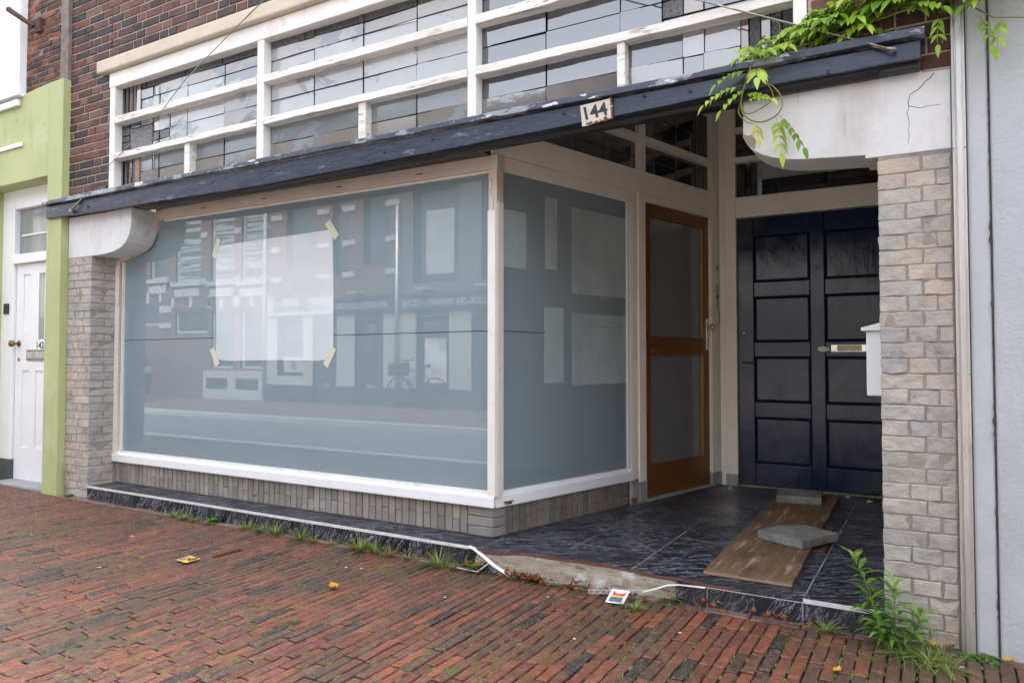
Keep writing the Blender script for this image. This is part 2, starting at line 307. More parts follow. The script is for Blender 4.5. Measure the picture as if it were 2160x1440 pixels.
def add_text(mb, s, size, f, width=None, bold=0.):
    vs, fs = text_geo(s, size, 1.0, bold)
    x0 = min(v[0] for v in vs); x1 = max(v[0] for v in vs)
    k = (width/(x1-x0)) if width else 1
    mb.add([f((v[0]-x0)*k, v[1]) for v in vs], fs)
def jit(c, a): k = 1+rnd.uniform(-a, a); return tuple(max(0, x*k*(1+rnd.uniform(-a, a)*.25)) for x in c)

# geometry constants (metres): X along the facade, Y into the building, Z up; entrance floor z=0, pavement z=-0.1
YF = -.23; PZ = -.10
SA = R(15.17); UX, UY, VX, VY = math.sin(SA), math.cos(SA), math.cos(SA), -math.sin(SA)
side = lambda p: (p[0]*UX+p[1]*VX, p[0]*UY+p[1]*VY, p[2])     # (along splayed side wall, outward, up) -> world

# ================================================================ SETTING
mb = MB(); mb.quad((-60,-60,-.30),(60,-60,-.30),(60,60,-.30),(-60,60,-.30)); struct(mb.build('ground', M['asphalt']))
mb = MB(); mb.quad((-60,-6.1,-.20),(60,-6.1,-.20),(60,-3.1,-.20),(-60,-3.1,-.20)); struct(mb.build('road', M['asphalt']))
mb = MB(); mb.box(-60,60,-3.10,-2.96,-.3,-.095); mb.box(-60,60,-6.2,-6.06,-.3,-.095); struct(mb.build('kerb', M['kerb'], bev=.01))
mb = MB(); mb.quad((-60,-20,-.104),(60,-20,-.104),(60,-6.2,-.104),(-60,-6.2,-.104)); struct(mb.build('far_pavement', M['farpave']))

# brick pavement: every paver modelled, rows run towards the facade
mb = MB(); mb.mat = 0
mb.quad((-60,-2.96,PZ-.022),(60,-2.96,PZ-.022),(60,YF+.05,PZ-.022),(-60,YF+.05,PZ-.022))
mb.mat = 1
RED = [(0.199,0.061,0.035),(0.161,0.054,0.033),(0.228,0.071,0.036),(0.140,0.059,0.038),(0.114,0.056,0.038),(0.088,0.052,0.038),(0.048,0.039,0.032),(0.032,0.028,0.025),(0.184,0.071,0.044),(0.147,0.061,0.038)]
WT = [5,5,4,5,3,3,1.3,.9,4,5]
def pz(x, y): return PZ + mn.noise(Vector((x*1.1, y*1.1, 3)))*.008 + mn.noise(Vector((x*4, y*4, 9)))*.002
HOLE = (-1.374, -.705)
x = -8.6; pitch = .0515
while x < 3.3:
    lx = pitch + rnd.uniform(-.0015, .0015)
    y = YF - .062 if x > -4.1 else YF + .03
    first = True
    while y > -2.55:
        ln = rnd.uniform(.07,.205) if first else .205 + rnd.uniform(-.008, .006)
        first = False
        y0 = y - ln
        if not (abs(x+.025-HOLE[0]) < .027 and y > HOLE[1]-.04 and y0 < HOLE[1]+.02):
            yt = min(y, YF-.062) if x > -4.1 else y
            mb.tint = jit(rnd.choices(RED, WT)[0], .2)
            dx = mn.noise(Vector((x*.7, y*1.3, 1)))*.012
            cx, cy = x+dx, y0
            zz = pz(cx, cy+ln/2)
            mb.brick((cx+.003, cy+.003, zz+rnd.uniform(-.0009,.0009)), (1,rnd.uniform(-.02,.02),0), (rnd.uniform(-.010,.010),1,0), (0,0,1), lx-.0075, yt-y0-.007, .03, .004, 2, 4, .0009, .003)
        y -= ln
    x += pitch
# stretcher course laid along the facade
x = -4.05
while x < 3.2:
    ln = .205+rnd.uniform(-.006,.006)
    mb.tint = jit((.25,.15,.13), .15)
    mb.brick((x+.002, YF-.058, PZ+rnd.uniform(-.003,.003)-.001), (1,0,0), (0,1,0), (0,0,1), ln-.005, .054, .03, .006, 2, 1, .0012, .003)
    x += ln
struct(mb.build('pavement', [M['joint'], M['paver']]))

# ================================================================ THE SHOP
shop = thing('shop_building', 'empty brick shop with frosted display window, leaded upper windows and a peeling navy canopy', 'shop', (-.9, YF, PZ))

# ---- brick facade wall (bricks on a mortar bed)
def rows(mb, x0, x1, z0, z1, ch, lens, y, tints, jitd, dep, bev, nu=1, nv=1, wob=0., gap=.011, hole=None, clip=None, clipz=0):
    z = z0; k = 0
    while z < z1-.02:
        hh = min(ch, z1-z)-gap; x = x0 - (0 if k % 2 else lens[0]*.5); i = rnd.randrange(3)
        while x < x1-.012:
            l = lens[i % len(lens)] if rnd.random() > .25 else rnd.choice(lens); i += 1
            a, b = max(x, x0), min(x+l, x1)
            if b-a > .03 and not (hole and hole(a, b, z, z+hh)):
                if clip and a < clip < b and clipz > z: b = clip
                mb.tint = jit(rnd.choice(tints), .2)
                mb.brick((a+gap/2, y, z+gap/2), (1,0,0), (0,0,1), (0,-1,0), b-a-gap, hh, dep, bev, nu, nv, jitd, wob)
            x += l
        z += ch; k += 1
mb = MB(); mb.mat = 0
mb.box(-4.072,-3.478, YF+.006, .3, 2.2, 5.2); mb.box(-3.49, 1.77, YF+.006, .3, 3.42, 5.2); mb.box(1.77, 2.345, YF+.006, .3, 2.2, 5.2)
mb.box(2.299, 2.345, YF+.008, .3, PZ-.05, 2.2)
mb.mat = 1
WB = [(.145,.062,.05),(.120,.056,.05),(.10,.054,.05),(.18,.075,.058),(.07,.044,.045),(.205,.105,.085),(.055,.042,.045)]
win_hole = lambda a,b,z0,z1: a > -3.50 and a < 1.765 and z1 < 3.42
rows(mb, -4.072, 2.345, 2.2, 4.9, .0665, [.115,.215,.112,.21], YF, WB, .0015, .01, .004, 2, 1, .0012, .011, lambda a,b,z0,z1: win_hole(a,b,z0,z1) or a > 1.75, -3.486, 3.40)
rows(mb, 1.78, 2.343, 2.21, 4.2, .0665, [.215,.112], YF, [(.12,.05,.038),(.10,.048,.04),(.15,.065,.045),(.08,.045,.042)], .0015, .01, .004, 2, 1, .0012, .009)
rows(mb, 2.30, 2.343, PZ, 1.9, .0665, [.1], YF+.002, WB, .0015, .01, .004, 1, 1, .001, .009)
wall = mb.build('wall', [M['wallmortar'], M['wallbrick']], shop)
# filler wall bands flush beside the leaded window (split bricks next to the frame are covered by the same bond)
# ---- stone lintel
mb = MB(); mb.box(-3.60, 1.95, YF-.055, YF+.05, 3.325, 3.425); mb.build('lintel', M['stone'], shop, bev=.012)

# ---- upper leaded window
YG = YF+.062
tw = MB(); zt = 3.205
for a, b in ((-3.484,-3.416),(-1.755,-1.689),(-.024,.034),(1.709,1.766)): tw.box(a, b, YF-.006, YG+.03, 2.345, zt+.0)
tw.box(-3.49, 1.77, YF-.010, YG+.03, zt, 3.322)
tw.box(-3.49, 1.77, YF+.01, YG+.03, 2.335, 2.362)
transom = tw.build('upper_window', M['white'], shop, bev=.006)
BAYS = [(-3.416,-1.755),(-1.689,-.024),(.034,1.709)]
ROWS = [(2.362,2.620),(2.664,2.908),(2.957,zt)]
for bx0, bx1 in BAYS:
    for z0, z1 in ((2.620,2.664),(2.908,2.957)):
        r = MB(); n = 26
        for i in range(n+1):            # worn rail: slightly eroded front edge
            x = bx0+(bx1-bx0)*i/n; e = [mn.noise(Vector((x*9, z0*7, k)))*.004 for k in range(4)]
            dd = -.012 + abs(mn.noise(Vector((x*5, z0*3, 8))))*.006
            r.add([(x, YF+dd, z0+e[0]), (x, YF+dd+abs(e[1]), z1+e[2]), (x, YG+.03, z1), (x, YG+.03, z0-.004)], [])
        r.f = []; r.mi = []; r.t = []; r.sm = []
        for i in range(n):
            for k in range(4):
                r.f.append([i*4+k, (i+1)*4+k, (i+1)*4+(k+1)%4, i*4+(k+1)%4]); r.mi.append(0); r.t.append((1,1,1)); r.sm.append(False)
        r.f.append([0,1,2,3]); r.f.append([n*4+3,n*4+2,n*4+1,n*4]); r.mi += [0,0]; r.t += [(1,1,1)]*2; r.sm += [False]*2
        r.build('rail', M['white_worn'], transom)
for mx in (-2.515, -.814, .893):
    r = MB(); r.box(mx-.03 if mx < .8 else mx-.021, mx+.03 if mx < .8 else mx+.021, YF+.004, YG+.03, 2.345 if mx < .8 else 2.40, 2.618)
    if mx > .8: r.add([(mx-.019,YF+.006,2.40),(mx+.021,YF+.006,2.40),(mx+.02,YF+.006,2.362),(mx+.012,YF+.006,2.372),(mx+.004,YF+.006,2.392),(mx-.006,YF+.006,2.38),(mx-.017,YF+.006,2.39)],[(0,1,2,3,4,5,6)])
    r.build('mullion', M['white_worn'], transom, bev=.004)
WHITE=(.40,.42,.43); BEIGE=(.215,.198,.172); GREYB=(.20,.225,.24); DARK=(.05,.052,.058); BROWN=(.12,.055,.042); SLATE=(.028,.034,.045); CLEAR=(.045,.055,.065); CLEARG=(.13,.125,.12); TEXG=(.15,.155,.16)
def leaded(y, x0, x1, z0, z1, cells, parent, mats, wl=.0052, xf=None, axis=True):
    """cells: (x0,x1,z0,z1,tint,matindex); every cell is its own slightly tilted quarry, lead lines between"""
    g = MB(xf); l = MB(xf)
    for a, b, c, d, tint, mi in cells:
        g.tint = jit(tint, .07); g.mat = mi
        t = [rnd.uniform(-.0034,.0034) for _ in range(3)]
        g.quad((a, y+t[0]+t[1], c), (b, y+t[0]-t[1], c), (b, y+t[0]-t[1]+t[2], d), (a, y+t[0]+t[1]+t[2], d))
        for e, f, h, k in ((a-wl/2,a+wl/2,c,d),(b-wl/2,b+wl/2,c,d)): l.box(e, f, y-.003, y+.001, h, k)
        for h in (c, d): l.box(a, b, y-.0025, y+.001, h-wl/2, h+wl/2)
    g.build('glass_pane', mats, parent); l.build('lead_came', M['lead'], parent)
PM = [M['paneclear'], M['panepaper'], M['panetex']]
def split(x0, x1, vs): xs = [x0]+[v for v in vs if x0 < v < x1]+[x1]; return list(zip(xs[:-1], xs[1:]))
DEC = [-3.416,-3.388,-3.335,-3.276,-3.232,-3.172]
def bay_cells(bi, ri):
    (bx0, bx1), (z0, z1) = BAYS[bi], ROWS[ri]; out = []
    muts = {0:-2.515, 1:-.814, 2:.893}
    x0, x1 = bx0, bx1
    ztop = z1; zbot = z0
    if ri == 2 and bi < 2:   # dark rippled border along the top
        for a, b in split(-3.172 if bi == 0 else x0, x1, [-3.1,-2.62,-2.55,-2.2,-1.37,-1.279,-.9,-.855,-.431]): out.append((a,b,z1-.052,z1,(.12,.115,.12),2))
        ztop = z1-.052
    if ri == 0:              # dark rippled border along the bottom
        for a, b in split(-3.172 if bi == 0 else x0, x1 if bi < 2 else 1.467, [-2.65,-2.589,-2.17,-2.23,-1.279,-.855,-.431,-.37,.38,.443,.80,.87,1.30,1.296]): out.append((a,b,z0,z0+.042,(.085,.085,.095),2))
        zbot = z0+.042
    zm = {0:2.498, 1:2.797, 2:3.075}[ri]
    if bi == 0:
        if ri != 1:
            for a, b, t, mi in ((DEC[0],DEC[1],SLATE,0),(DEC[1],DEC[2],SLATE,0),(DEC[2],DEC[3],BROWN,0),(DEC[3],DEC[4],(.22,.23,.24),2),(DEC[4],DEC[5],(.17,.105,.09),0)): out.append((a,b,z0,z1,t,mi))
            x0 = -3.172
        else:
            zz = [z0, z0+.05, z0+.10, z0+.15, z0+.20, z1]
            for k in range(5):
                out.append((x0, -3.31, zz[k], zz[k+1], SLATE, 0))
            for a, b, c, d, t, mi in ((-3.31,-3.012,z0,z1-.045,(.30,.31,.33),2),(-3.31,-3.172,z1-.045,z1,SLATE,0),(-3.172,-3.012,z1-.045,z1,WHITE,1),
                                      (-3.012,-2.93,z0,z0+.06,(.25,.16,.14),0),(-3.012,-2.93,z0+.06,z0+.13,(.30,.31,.33),2),(-3.012,-2.93,z0+.13,z1,(.25,.16,.14),0),
                                      (-2.93,-2.80,z0,z0+.06,WHITE,1),(-2.93,-2.80,z0+.06,z0+.13,(.30,.31,.33),2),(-2.93,-2.80,z0+.13,z1,WHITE,1)): out.append((a,b,c,d,t,mi))
            x0 = -2.80
        vs = [-3.012,-2.93,-2.589,-2.17]
    elif bi == 1: vs = [-1.279,-.855,-.431]
    else:
        vs = [.443,.87,1.194,1.296]
        xs = [1.467,1.505,1.559,1.603,1.652,1.709]
        if ri == 0:
            for k, (t, mi) in enumerate(((BROWN,0),(TEXG,2),(BROWN,0),(TEXG,2),((.09,.10,.12),2))): out.append((xs[k],xs[k+1],z0,z1,t,mi))
            x1 = 1.467
        else:
            for a, b, c, d, t, mi in ((1.09,1.194,zm,z1,(.10,.14,.20),2),(1.194,1.38,zm,z1,(.10,.13,.18),2),(1.38,1.709,zm,z1,(.13,.13,.14),2),
                                      (1.09,1.194,z0+.045,zm,(.2,.2,.2),2),(1.194,1.296,z0+.045,zm,(.24,.17,.15),0),(1.296,1.709,z0+.045,zm,CLEAR,0),(1.09,1.709,z0,z0+.045,CLEAR,0)): out.append((a,b,c,d,t,mi))
            x1 = 1.09; vs = [.443,.87]
    m_ = muts[bi]
    for a, b in split(x0, x1, vs):
        for c, d, up in ((zbot, zm, 0), (zm, ztop, 1)):
            if bi < 2:
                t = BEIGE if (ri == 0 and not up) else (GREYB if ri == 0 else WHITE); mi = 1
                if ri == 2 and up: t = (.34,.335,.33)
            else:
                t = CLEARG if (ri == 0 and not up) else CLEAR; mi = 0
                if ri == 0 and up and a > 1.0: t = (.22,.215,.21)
            out.append((a, b, c, d, t, mi))
    return out
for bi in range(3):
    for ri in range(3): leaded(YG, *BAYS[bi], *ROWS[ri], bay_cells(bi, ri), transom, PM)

# ---- brackets (curved plaster consoles)
for nm, pts, yb in (('bracket', [(1.49,2.250),(1.487,2.052),(1.500,2.022),(1.513,2.0),(1.534,1.979),(1.571,1.955),(1.616,1.936),(1.676,1.920),(1.735,1.912),(1.86,1.902),(1.988,1.894),(1.990,1.880),(2.04,1.880),(2.30,1.880),(2.30,2.200),(2.20,2.205),(2.19,2.250)], 0.0),
                    ('bracket', [(-4.055,2.21),(-4.055,1.868),(-3.70,1.866),(-3.667,1.866),(-3.53,1.870),(-3.405,1.882),(-3.31,1.908),(-3.248,1.946),(-3.206,1.998),(-3.189,2.053),(-3.179,2.10),(-3.179,2.21)], -.003)):
    mb = MB(); mb.prism(pts, YF, yb); br = mb.build(nm, M['plasterwhite'], shop, bev=.004)
    if pts[0][0] > 0:
        cr = MB()
        for path in ([(2.245,2.195),(2.215,2.165),(2.185,2.135),(2.155,2.12),(2.151,2.095),(2.155,2.075),(2.175,2.066),(2.195,2.06),(2.225,2.064),(2.262,2.062)], [(2.155,2.075),(2.147,2.05),(2.152,2.01),(2.150,1.96),(2.148,1.92)], [(1.726,2.2),(1.727,2.16)]):
            pp = []
            for (a, b), (c, d) in zip(path[:-1], path[1:]):
                for t in (0, .33, .66): pp.append((a+(c-a)*t+rnd.uniform(-.003,.003), YF-.0005, b+(d-b)*t+rnd.uniform(-.002,.002)))
            pp.append((path[-1][0], YF-.0005, path[-1][1])); cr.tube(pp, .0017 if len(path) > 5 else .0009, 5, .0007)
        cr.build_each('crack', M['crack'], br)
        ch = MB(); ch.prism([(1.4875,2.062),(1.4875,2.045),(1.513,2.003),(1.54,1.985),(1.545,2.02),(1.530,2.055),(1.51,2.05)], YF-.002, YF+.02); ch.build('broken_corner', M['pilmortar'], br)

# ---- brick pilasters
GB = [(1.0,1.0,1.0),(.96,.96,.97),(1.03,1.0,.96),(.91,.905,.90),(1.04,1.01,.98),(.98,.96,.94)]
mb = MB(); mb.mat = 2; mb.box(2.041, 2.299, .101, 2.55, PZ-.03, 3.3); mb.mat = 0; mb.box(2.037, 2.299, YF+.0035, .10, PZ-.03, 1.882); mb.mat = 1
z = PZ+.002; k = 0
while z < 1.86:
    ch = .0634; hh = ch-.0045
    cuts = ([2.035,2.135,2.243,2.300] if k % 2 else [2.035,2.193,2.300])
    for a, b in zip(cuts[:-1], cuts[1:]):
        mb.tint = jit(rnd.choice(GB), .05)
        g = .005 if a > 2.05 else 0
        mb.brick((a+g, YF+rnd.uniform(-.0012,.0012), z), (1,0,0), (0,0,1), (0,-1,0), b-a-g-.004, min(hh, 1.877-z), .012, .003, 9, 4, .0012, .0055)
    mb.tint = jit(rnd.choice(GB), .1)
    mb.brick((2.037, .1, z), (0,-1,0), (0,0,1), (-1,0,0), .1-YF-.004, min(hh,1.877-z), .008, .005, 3, 1, .001, .003)
    z += ch; k += 1
mb.build('pilaster', [M['pilmortar'], M['pilbrick'], M['cream']], shop)
mb = MB(); mb.mat = 0; mb.box(-4.06,-3.7195, YF+.004, .02, PZ-.03, 1.868); mb.mat = 1
z = PZ+.002; k = 0
while z < 1.86:
    ch = .0634; hh = min(ch-.006, 1.866-z)
    cuts = [-4.06,-3.96,-3.885,-3.805,-3.717] if k % 2 else [-4.06,-3.90,-3.717]
    if k % 4 == 2: cuts = [-4.06,-3.935,-3.84,-3.717]
    for a, b in zip(cuts[:-1], cuts[1:]):
        mb.tint = jit(rnd.choice(GB), .06)
        mb.brick((a+.003, YF+rnd.uniform(-.003,.003), z), (1,0,0), (0,0,1), (0,-1,0), b-a-.006, hh, .012, .003, 6, 4, .0016, .0045)
    for a, b in ([(-.228,-.02)] if k % 2 else [(-.228,-.115),(-.109,-.02)]):
        mb.tint = jit(rnd.choice(GB), .06)
        mb.brick((-3.717, a, z), (0,1,0), (0,0,1), (1,0,0), b-a, hh, .012, .005, 4, 2, .002, .005)
    z += ch; k += 1
mb.build('pilaster', [M['pilmortar'], M['pilbrick']], shop)

# ---- canopy
cano = MB()
def cz(x):  # underside sags a little left of the middle
    pts = [(-4.26,2.207),(-3.2,2.195),(-1.65,2.178),(.32,2.208),(1.43,2.231),(2.2,2.233)]
    for (a,b),(c,d) in zip(pts[:-1], pts[1:]):
        if x <= c: return b+(d-b)*(x-a)/(c-a)
    return 2.233
n = 70; xs = [-4.25+(6.45)*i/n for i in range(n+1)]
def strip(mb, prof, xs):
    """sweep profile(x) -> list of (y,z) along x"""
    ps = [prof(x) for x in xs]; m_ = len(ps[0])
    vs = [(x, y, z) for x, p in zip(xs, ps) for y, z in p]
    fs = [(i*m_+k, (i+1)*m_+k, (i+1)*m_+(k+1)%m_, i*m_+(k+1)%m_) for i in range(len(xs)-1) for k in range(m_)]
    fs += [tuple(range(m_)), tuple(reversed(range((len(xs)-1)*m_, len(xs)*m_)))]
    mb.add(vs, fs)
wv = lambda x, s, a: mn.noise(Vector((x*s, 4.2, 1.7)))*a
strip(cano, lambda x: [(-.318+wv(x,2,.003), cz(x)+wv(x,6,.003)), (-.318+wv(x,2,.003), 2.309), (-.29, 2.309), (-.29, cz(x)+wv(x,6,.003))], xs)
canopy = cano.build('canopy', M['navy'], shop, bev=.004)
mb = MB(); strip(mb, lambda x: [(-.347+wv(x,1.5,.004), 2.317+wv(x,3,.003)), (-.347+wv(x,1.5,.004), 2.349+wv(x,2.2,.004)), (-.225, 2.375), (-.225, 2.314)], [-4.27+6.485*i/n for i in range(n+1)])
mb.build('lip', M['navylip'], canopy, bev=.004)
mb = MB()
strip(mb, lambda x: [(-.288, cz(x)+.012), (-.288, cz(x)+.03), (-.02, cz(x)+.045), (-.02, 2.222)], [-4.1+4.1*i/20 for i in range(21)])
strip(mb, lambda x: [(-.288, cz(x)+.010), (-.288, 2.30), (-.165, 2.30), (-.165, 2.206)], [.001+2.03*i/14 for i in range(15)])
mb.build('soffit', M['black'], canopy)
mb = MB(); strip(mb, lambda x: [(-.292,cz(x)-.004),(-.292,cz(x)+.02),(-.234,cz(x)+.02),(-.234,cz(x)-.026),(-.262,cz(x)-.028),(-.272,cz(x)-.012)], [-3.0+5.12*i/30 for i in range(31)])
mb.build('moulding', M['black'], canopy)
mb = MB(); mb.box(2.045,2.20,-.285,-.232,2.205,2.30); mb.build('end_block', M['black'], canopy, bev=.01)
mb = MB()
for x in (-3.62,-2.1,-.55,-.2,.62,1.05,1.27,1.86): mb.smooth = True; mb.cyl((x, -.319, 2.26+rnd.uniform(-.02,.03)), (0,-1,0), .008, .004, 10)
mb.build_each('nail_head', M['navy'], canopy)

# ---- display window : sill, frame, curved head, glass with film
mb = MB()
mb.box(-3.757,-3.669,-.02,.06,.24,1.862)                       # left jamb
mb.box(-3.10,.045,-.022,.06,2.142,2.225)                       # head
mb.box(-.018,.040,-.02,.055,.24,2.142)                         # corner post
inner = [(-3.669,1.842),(-3.62,1.845),(-3.568,1.854),(-3.485,1.874),(-3.406,1.901),(-3.34,1.935),(-3.28,1.975),(-3.23,2.012),(-3.188,2.055),(-3.159,2.106),(-3.147,2.142)]
outer = [(-3.757,1.867),(-3.65,1.867),(-3.56,1.884),(-3.485,1.905),(-3.42,1.932),(-3.36,1.965),(-3.30,2.005),(-3.25,2.045),(-3.215,2.09),(-3.195,2.14),(-3.19,2.225)]
m_ = len(inner)
for i in range(m_-1):
    mb.prism([inner[i], inner[i+1], outer[i+1], outer[i]], -.02, .05)
mb.prism([inner[-1], (-3.10,2.142), (-3.10,2.225), outer[-1]], -.02, .05)
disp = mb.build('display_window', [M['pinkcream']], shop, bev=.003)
# lower white painted jamb & post faces sit just in front of the cream coat
mb = MB(); mb.box(-3.760,-3.668,-.024,-.0205,.24,1.80); mb.box(-.020,.030,-.024,-.0205,.24,1.90); mb.box(.0405,.044,-.012,.05,.24,1.95); mb.build_each('frame', M['white'], disp)
mb = MB(); mb.box(-3.645,-3.636,-.012,.02,.27,1.838); mb.box(-3.645,-.02,-.006,.02,.247,.266); mb.box(-3.10,-.02,-.004,.02,2.128,2.141); mb.build_each('glazing_bead', M['white'], disp, bev=.002)
mb = MB(); n2 = 30
mb.slab([(-3.758,-.034),(.030,-.034),(.012,.04),(-3.758,.04)], .176, .2395); mb.build('sill', M['whiteclean'], disp, bev=.006)
mb = MB(xf=side); mb.slab([(.012,.018),(1.372,.018),(1.372,-.05),(.012,-.05)], .170, .2385); mb.build('sill', M['whiteclean'], disp, bev=.006)
mb = MB(); gl = [(-3.66,.255)] + [(-.01,.255),(-.01,2.145)] + [(p[0]-.004,p[1]+.006) for p in reversed(inner)]
mb.prism(gl, .012, .022); mb.build('glass_pane', M['film'], disp)
mb = MB(xf=side); mb.box(.042,1.345,-.030,-.020,.25,2.17); mb.build('glass_pane', M['filmside'], disp)
mb = MB(xf=side); mb.mat = 0
mb.box(.0,1.40,-.055,-.008,2.152,2.239); mb.box(1.352,1.372,-.052,-.006,.24,2.152)
mb.build_each('frame', M['cream'], disp, bev=.003)
mb = MB(xf=side); mb.box(1.315,1.3515,-.0195,-.008,.25,2.150); mb.box(.042,1.3145,-.0195,-.004,.2385,.258); mb.build_each('glazing_bead', M['whiteclean'], disp, bev=.002)
mb = MB(xf=side)                                               # pale whitewashed areas on the inside of the side pane
for a, b, c, d in ((.727,1.314,1.46,2.03),(.727,1.314,1.248,1.333),(.727,1.314,.86,1.245),(.46,.645,.88,1.36),(.47,.585,1.60,2.06),(.045,.30,1.585,1.93)):
    mb.box(a, b, -.0200, -.0190, c, d)
mb.build_each('whitewash', M['sheetside'], disp)
mb = MB(); mb.tube([(-3.70,.011,1.182),(-2.49,.011,1.188)], .0022, 6); mb.tube([(-1.262,.011,1.190),(-.02,.011,1.199)], .0022, 6); mb.build_each('film_seam', M['ink'], disp)
mb = MB(xf=side); mb.tube([(.045,-.019,1.20),(.47,-.019,1.196)], .0022, 6); mb.build_each('film_seam', M['ink'], disp)
mb = MB()
for x in (-2.62,-1.95,-1.22,-.55): mb.box(x,x+.055,-.0235,-.02,2.176,2.182)
mb.build_each('vent_slot', M['ink'], disp)
mb = MB(); mb.box(-.004,.006,-.0265,-.023,2.02,2.08); mb.box(.004,.016,-.0265,-.023,1.90,1.97); mb.cyl((.008,-.0235,1.93),(0,-1,0),.009,.004,12); mb.build_each('paint_flake', M['white_worn'], disp)
mb = MB(xf=side); mb.box(.07,.15,.0182,.024,.195,.201); mb.tube([(.08,.022,.19),(.13,.026,.188)], .006, 8); mb.build('hook', M['brass'], disp)

# ---- plinth of upright bricks
mb = MB(); mb.mat = 0; mb.box(-3.72,-.004,.006,.06,-.02,.175); mb.mat = 1
x = -3.715; k = 0; PB = [(1,1,1),(.9,.9,.9),(1.08,1.05,1.0),(.82,.8,.8),(1.0,.95,.9)]
while x < -.20:
    ww = .0545
    mb.tint = jit(rnd.choice(PB), .12)
    if k % 2 == 0: mb.brick((x,0,.004),(1,0,0),(0,0,1),(0,-1,0),ww-.0065,.166,.01,.004,1,3,.0015,.003)
    else:
        h = rnd.uniform(.075,.092)
        mb.brick((x,0,.004),(1,0,0),(0,0,1),(0,-1,0),ww-.0065,h-.004,.01,.004,1,2,.0015,.003); mb.tint = jit(rnd.choice(PB), .12)
        mb.brick((x,0,h+.003),(1,0,0),(0,0,1),(0,-1,0),ww-.0065,.167-h,.01,.004,1,2,.0015,.003)
    x += ww; k += 1
for j in range(3):
    mb.tint = jit(rnd.choice(PB), .12); mb.brick((x+.002,0,.002+j*.057),(1,0,0),(0,0,1),(0,-1,0),-x-.006,.053,.01,.004,3,1,.001,.003)
mb.build('plinth', [M['plinthmortar'], M['plinthbrick']], shop)
mb = MB(xf=side); mb.mat = 0; mb.box(.004,1.33,-.07,-.006,-.02,.168); mb.mat = 1
sd = Vector((UX,UY,0)); nv_ = (VX,VY,0); mb.xf = None
u = .004
for j in range(3):
    mb.tint = jit((.8,.78,.78), .12); mb.brick(sd*u+Vector((0,0,.002+j*.056)), sd, (0,0,1), nv_, .105, .052, .01, .004, 2, 1, .001, .003)
u = .112; k = 0
while u < 1.30:
    mb.tint = jit(rnd.choice([(.62,.58,.56),(.55,.52,.5),(.7,.62,.57),(.5,.47,.46)]), .12)
    if k % 2 == 0: mb.brick(sd*u+Vector((0,0,.003)), sd, (0,0,1), nv_, .05, .163, .01, .004, 1, 3, .0015, .003)
    else:
        h = rnd.uniform(.07,.095)
        mb.brick(sd*u+Vector((0,0,.003)), sd, (0,0,1), nv_, .05, h-.004, .01, .004, 1, 2, .0015, .003)
        mb.brick(sd*u+Vector((0,0,h+.003)), sd, (0,0,1), nv_, .05, .163-h, .01, .004, 1, 2, .0015, .003)
    u += .0545; k += 1
mb.build('plinth', [M['plinthmortar'], M['plinthbrick']], shop)

# ---- side wall of the recess: beam, posts, transom lights
mb = MB(xf=side)
mb.box(.005,2.60,-.10,0,2.2405,2.405)
mb.box(1.448,1.534,-.10,0,.145,2.2402); mb.box(1.5345,2.4625,-.10,-.004,2.189,2.2402); mb.box(2.455,2.4628,-.10,-.012,.1,2.1888)
mb.box(1.456,1.540,-.06,0,2.4055,3.30)
mb.box(2.463,2.600,-.07,-.004,.10,2.2402); mb.box(2.463,2.600,-.07,-.004,2.4055,3.30)
mb.box(1.5405,2.4625,-.06,.010,2.612,2.668); mb.box(.02,1.4555,-.06,.010,2.612,2.668)
mb.box(1.5405,2.4625,-.06,.010,3.040,3.10); mb.box(.02,1.4555,-.06,.010,3.04,3.10)
mb.box(.0,.07,-.06,0,2.4055,3.30)
mb.box(1.385,1.447,-.062,-.012,.1705,2.2402)
sidef = mb.build('side_frame', M['cream'], shop, bev=.006)
mb = MB(xf=side); mb.box(1.446,1.536,-.10,.003,-.01,.144); mb.box(1.372,1.4455,-.05,-.01,-.01,.168); mb.build_each('base_block', M['greystone'], sidef, bev=.005)
mb = MB(xf=side); mb.box(2.458,2.602,-.06,.001,-.01,.10); mb.build_each('base_block', M['greystone'], sidef, bev=.005)
dk = (.020,.021,.023)
for (a, b, vs) in ((.07,1.456,[.42,.80,1.1]),(1.54,2.463,[1.70,2.0,2.26,2.30,2.34,2.38,2.42])):
    for z0, z1 in ((2.406,2.612),(2.668,3.04),(3.10,3.29)):
        zm = (z0+z1)/2; cells = []
        for c, d in split(a, b, vs):
            t = (.06,.06,.06) if a < 1 or d < 2.0 else dk
            if c >= 2.26: cells.append((c,d,z0,z1,(.014,.013,.013),0))
            else: cells += [(c,d,z0,zm,t,0),(c,d,zm,z1,t,0)]
        g = MB(side); l = MB(side); wl = .006
        for c, d, e, f, t, mi in cells:
            g.tint = jit(t, .2); tt = rnd.uniform(-.003,.003); y = -.04
            g.quad((c,y+tt,e),(d,y-tt,e),(d,y-tt,f),(c,y+tt,f))
            for p in (c, d): l.box(p-wl/2,p+wl/2,y-.002,y+.006,e,f)
            for p in (e, f): l.box(c,d,y-.002,y+.0055,p-wl/2,p+wl/2)
        g.build('glass_pane', M['paneclear'], sidef); l.build('lead_came', M['lead'], sidef)
mb = MB(xf=side); mb.box(2.535,2.565,-.003,.014,1.31,1.42); mb.build('contact_box', M['plumb'], sidef, bev=.004)
mb = MB(xf=side); mb.box(2.525,2.56,-.003,.003,1.44,1.64); mb.box(2.515,2.55,-.003,.012,1.755,1.80); mb.build_each('strike_plate', M['plumb'], sidef, bev=.003)
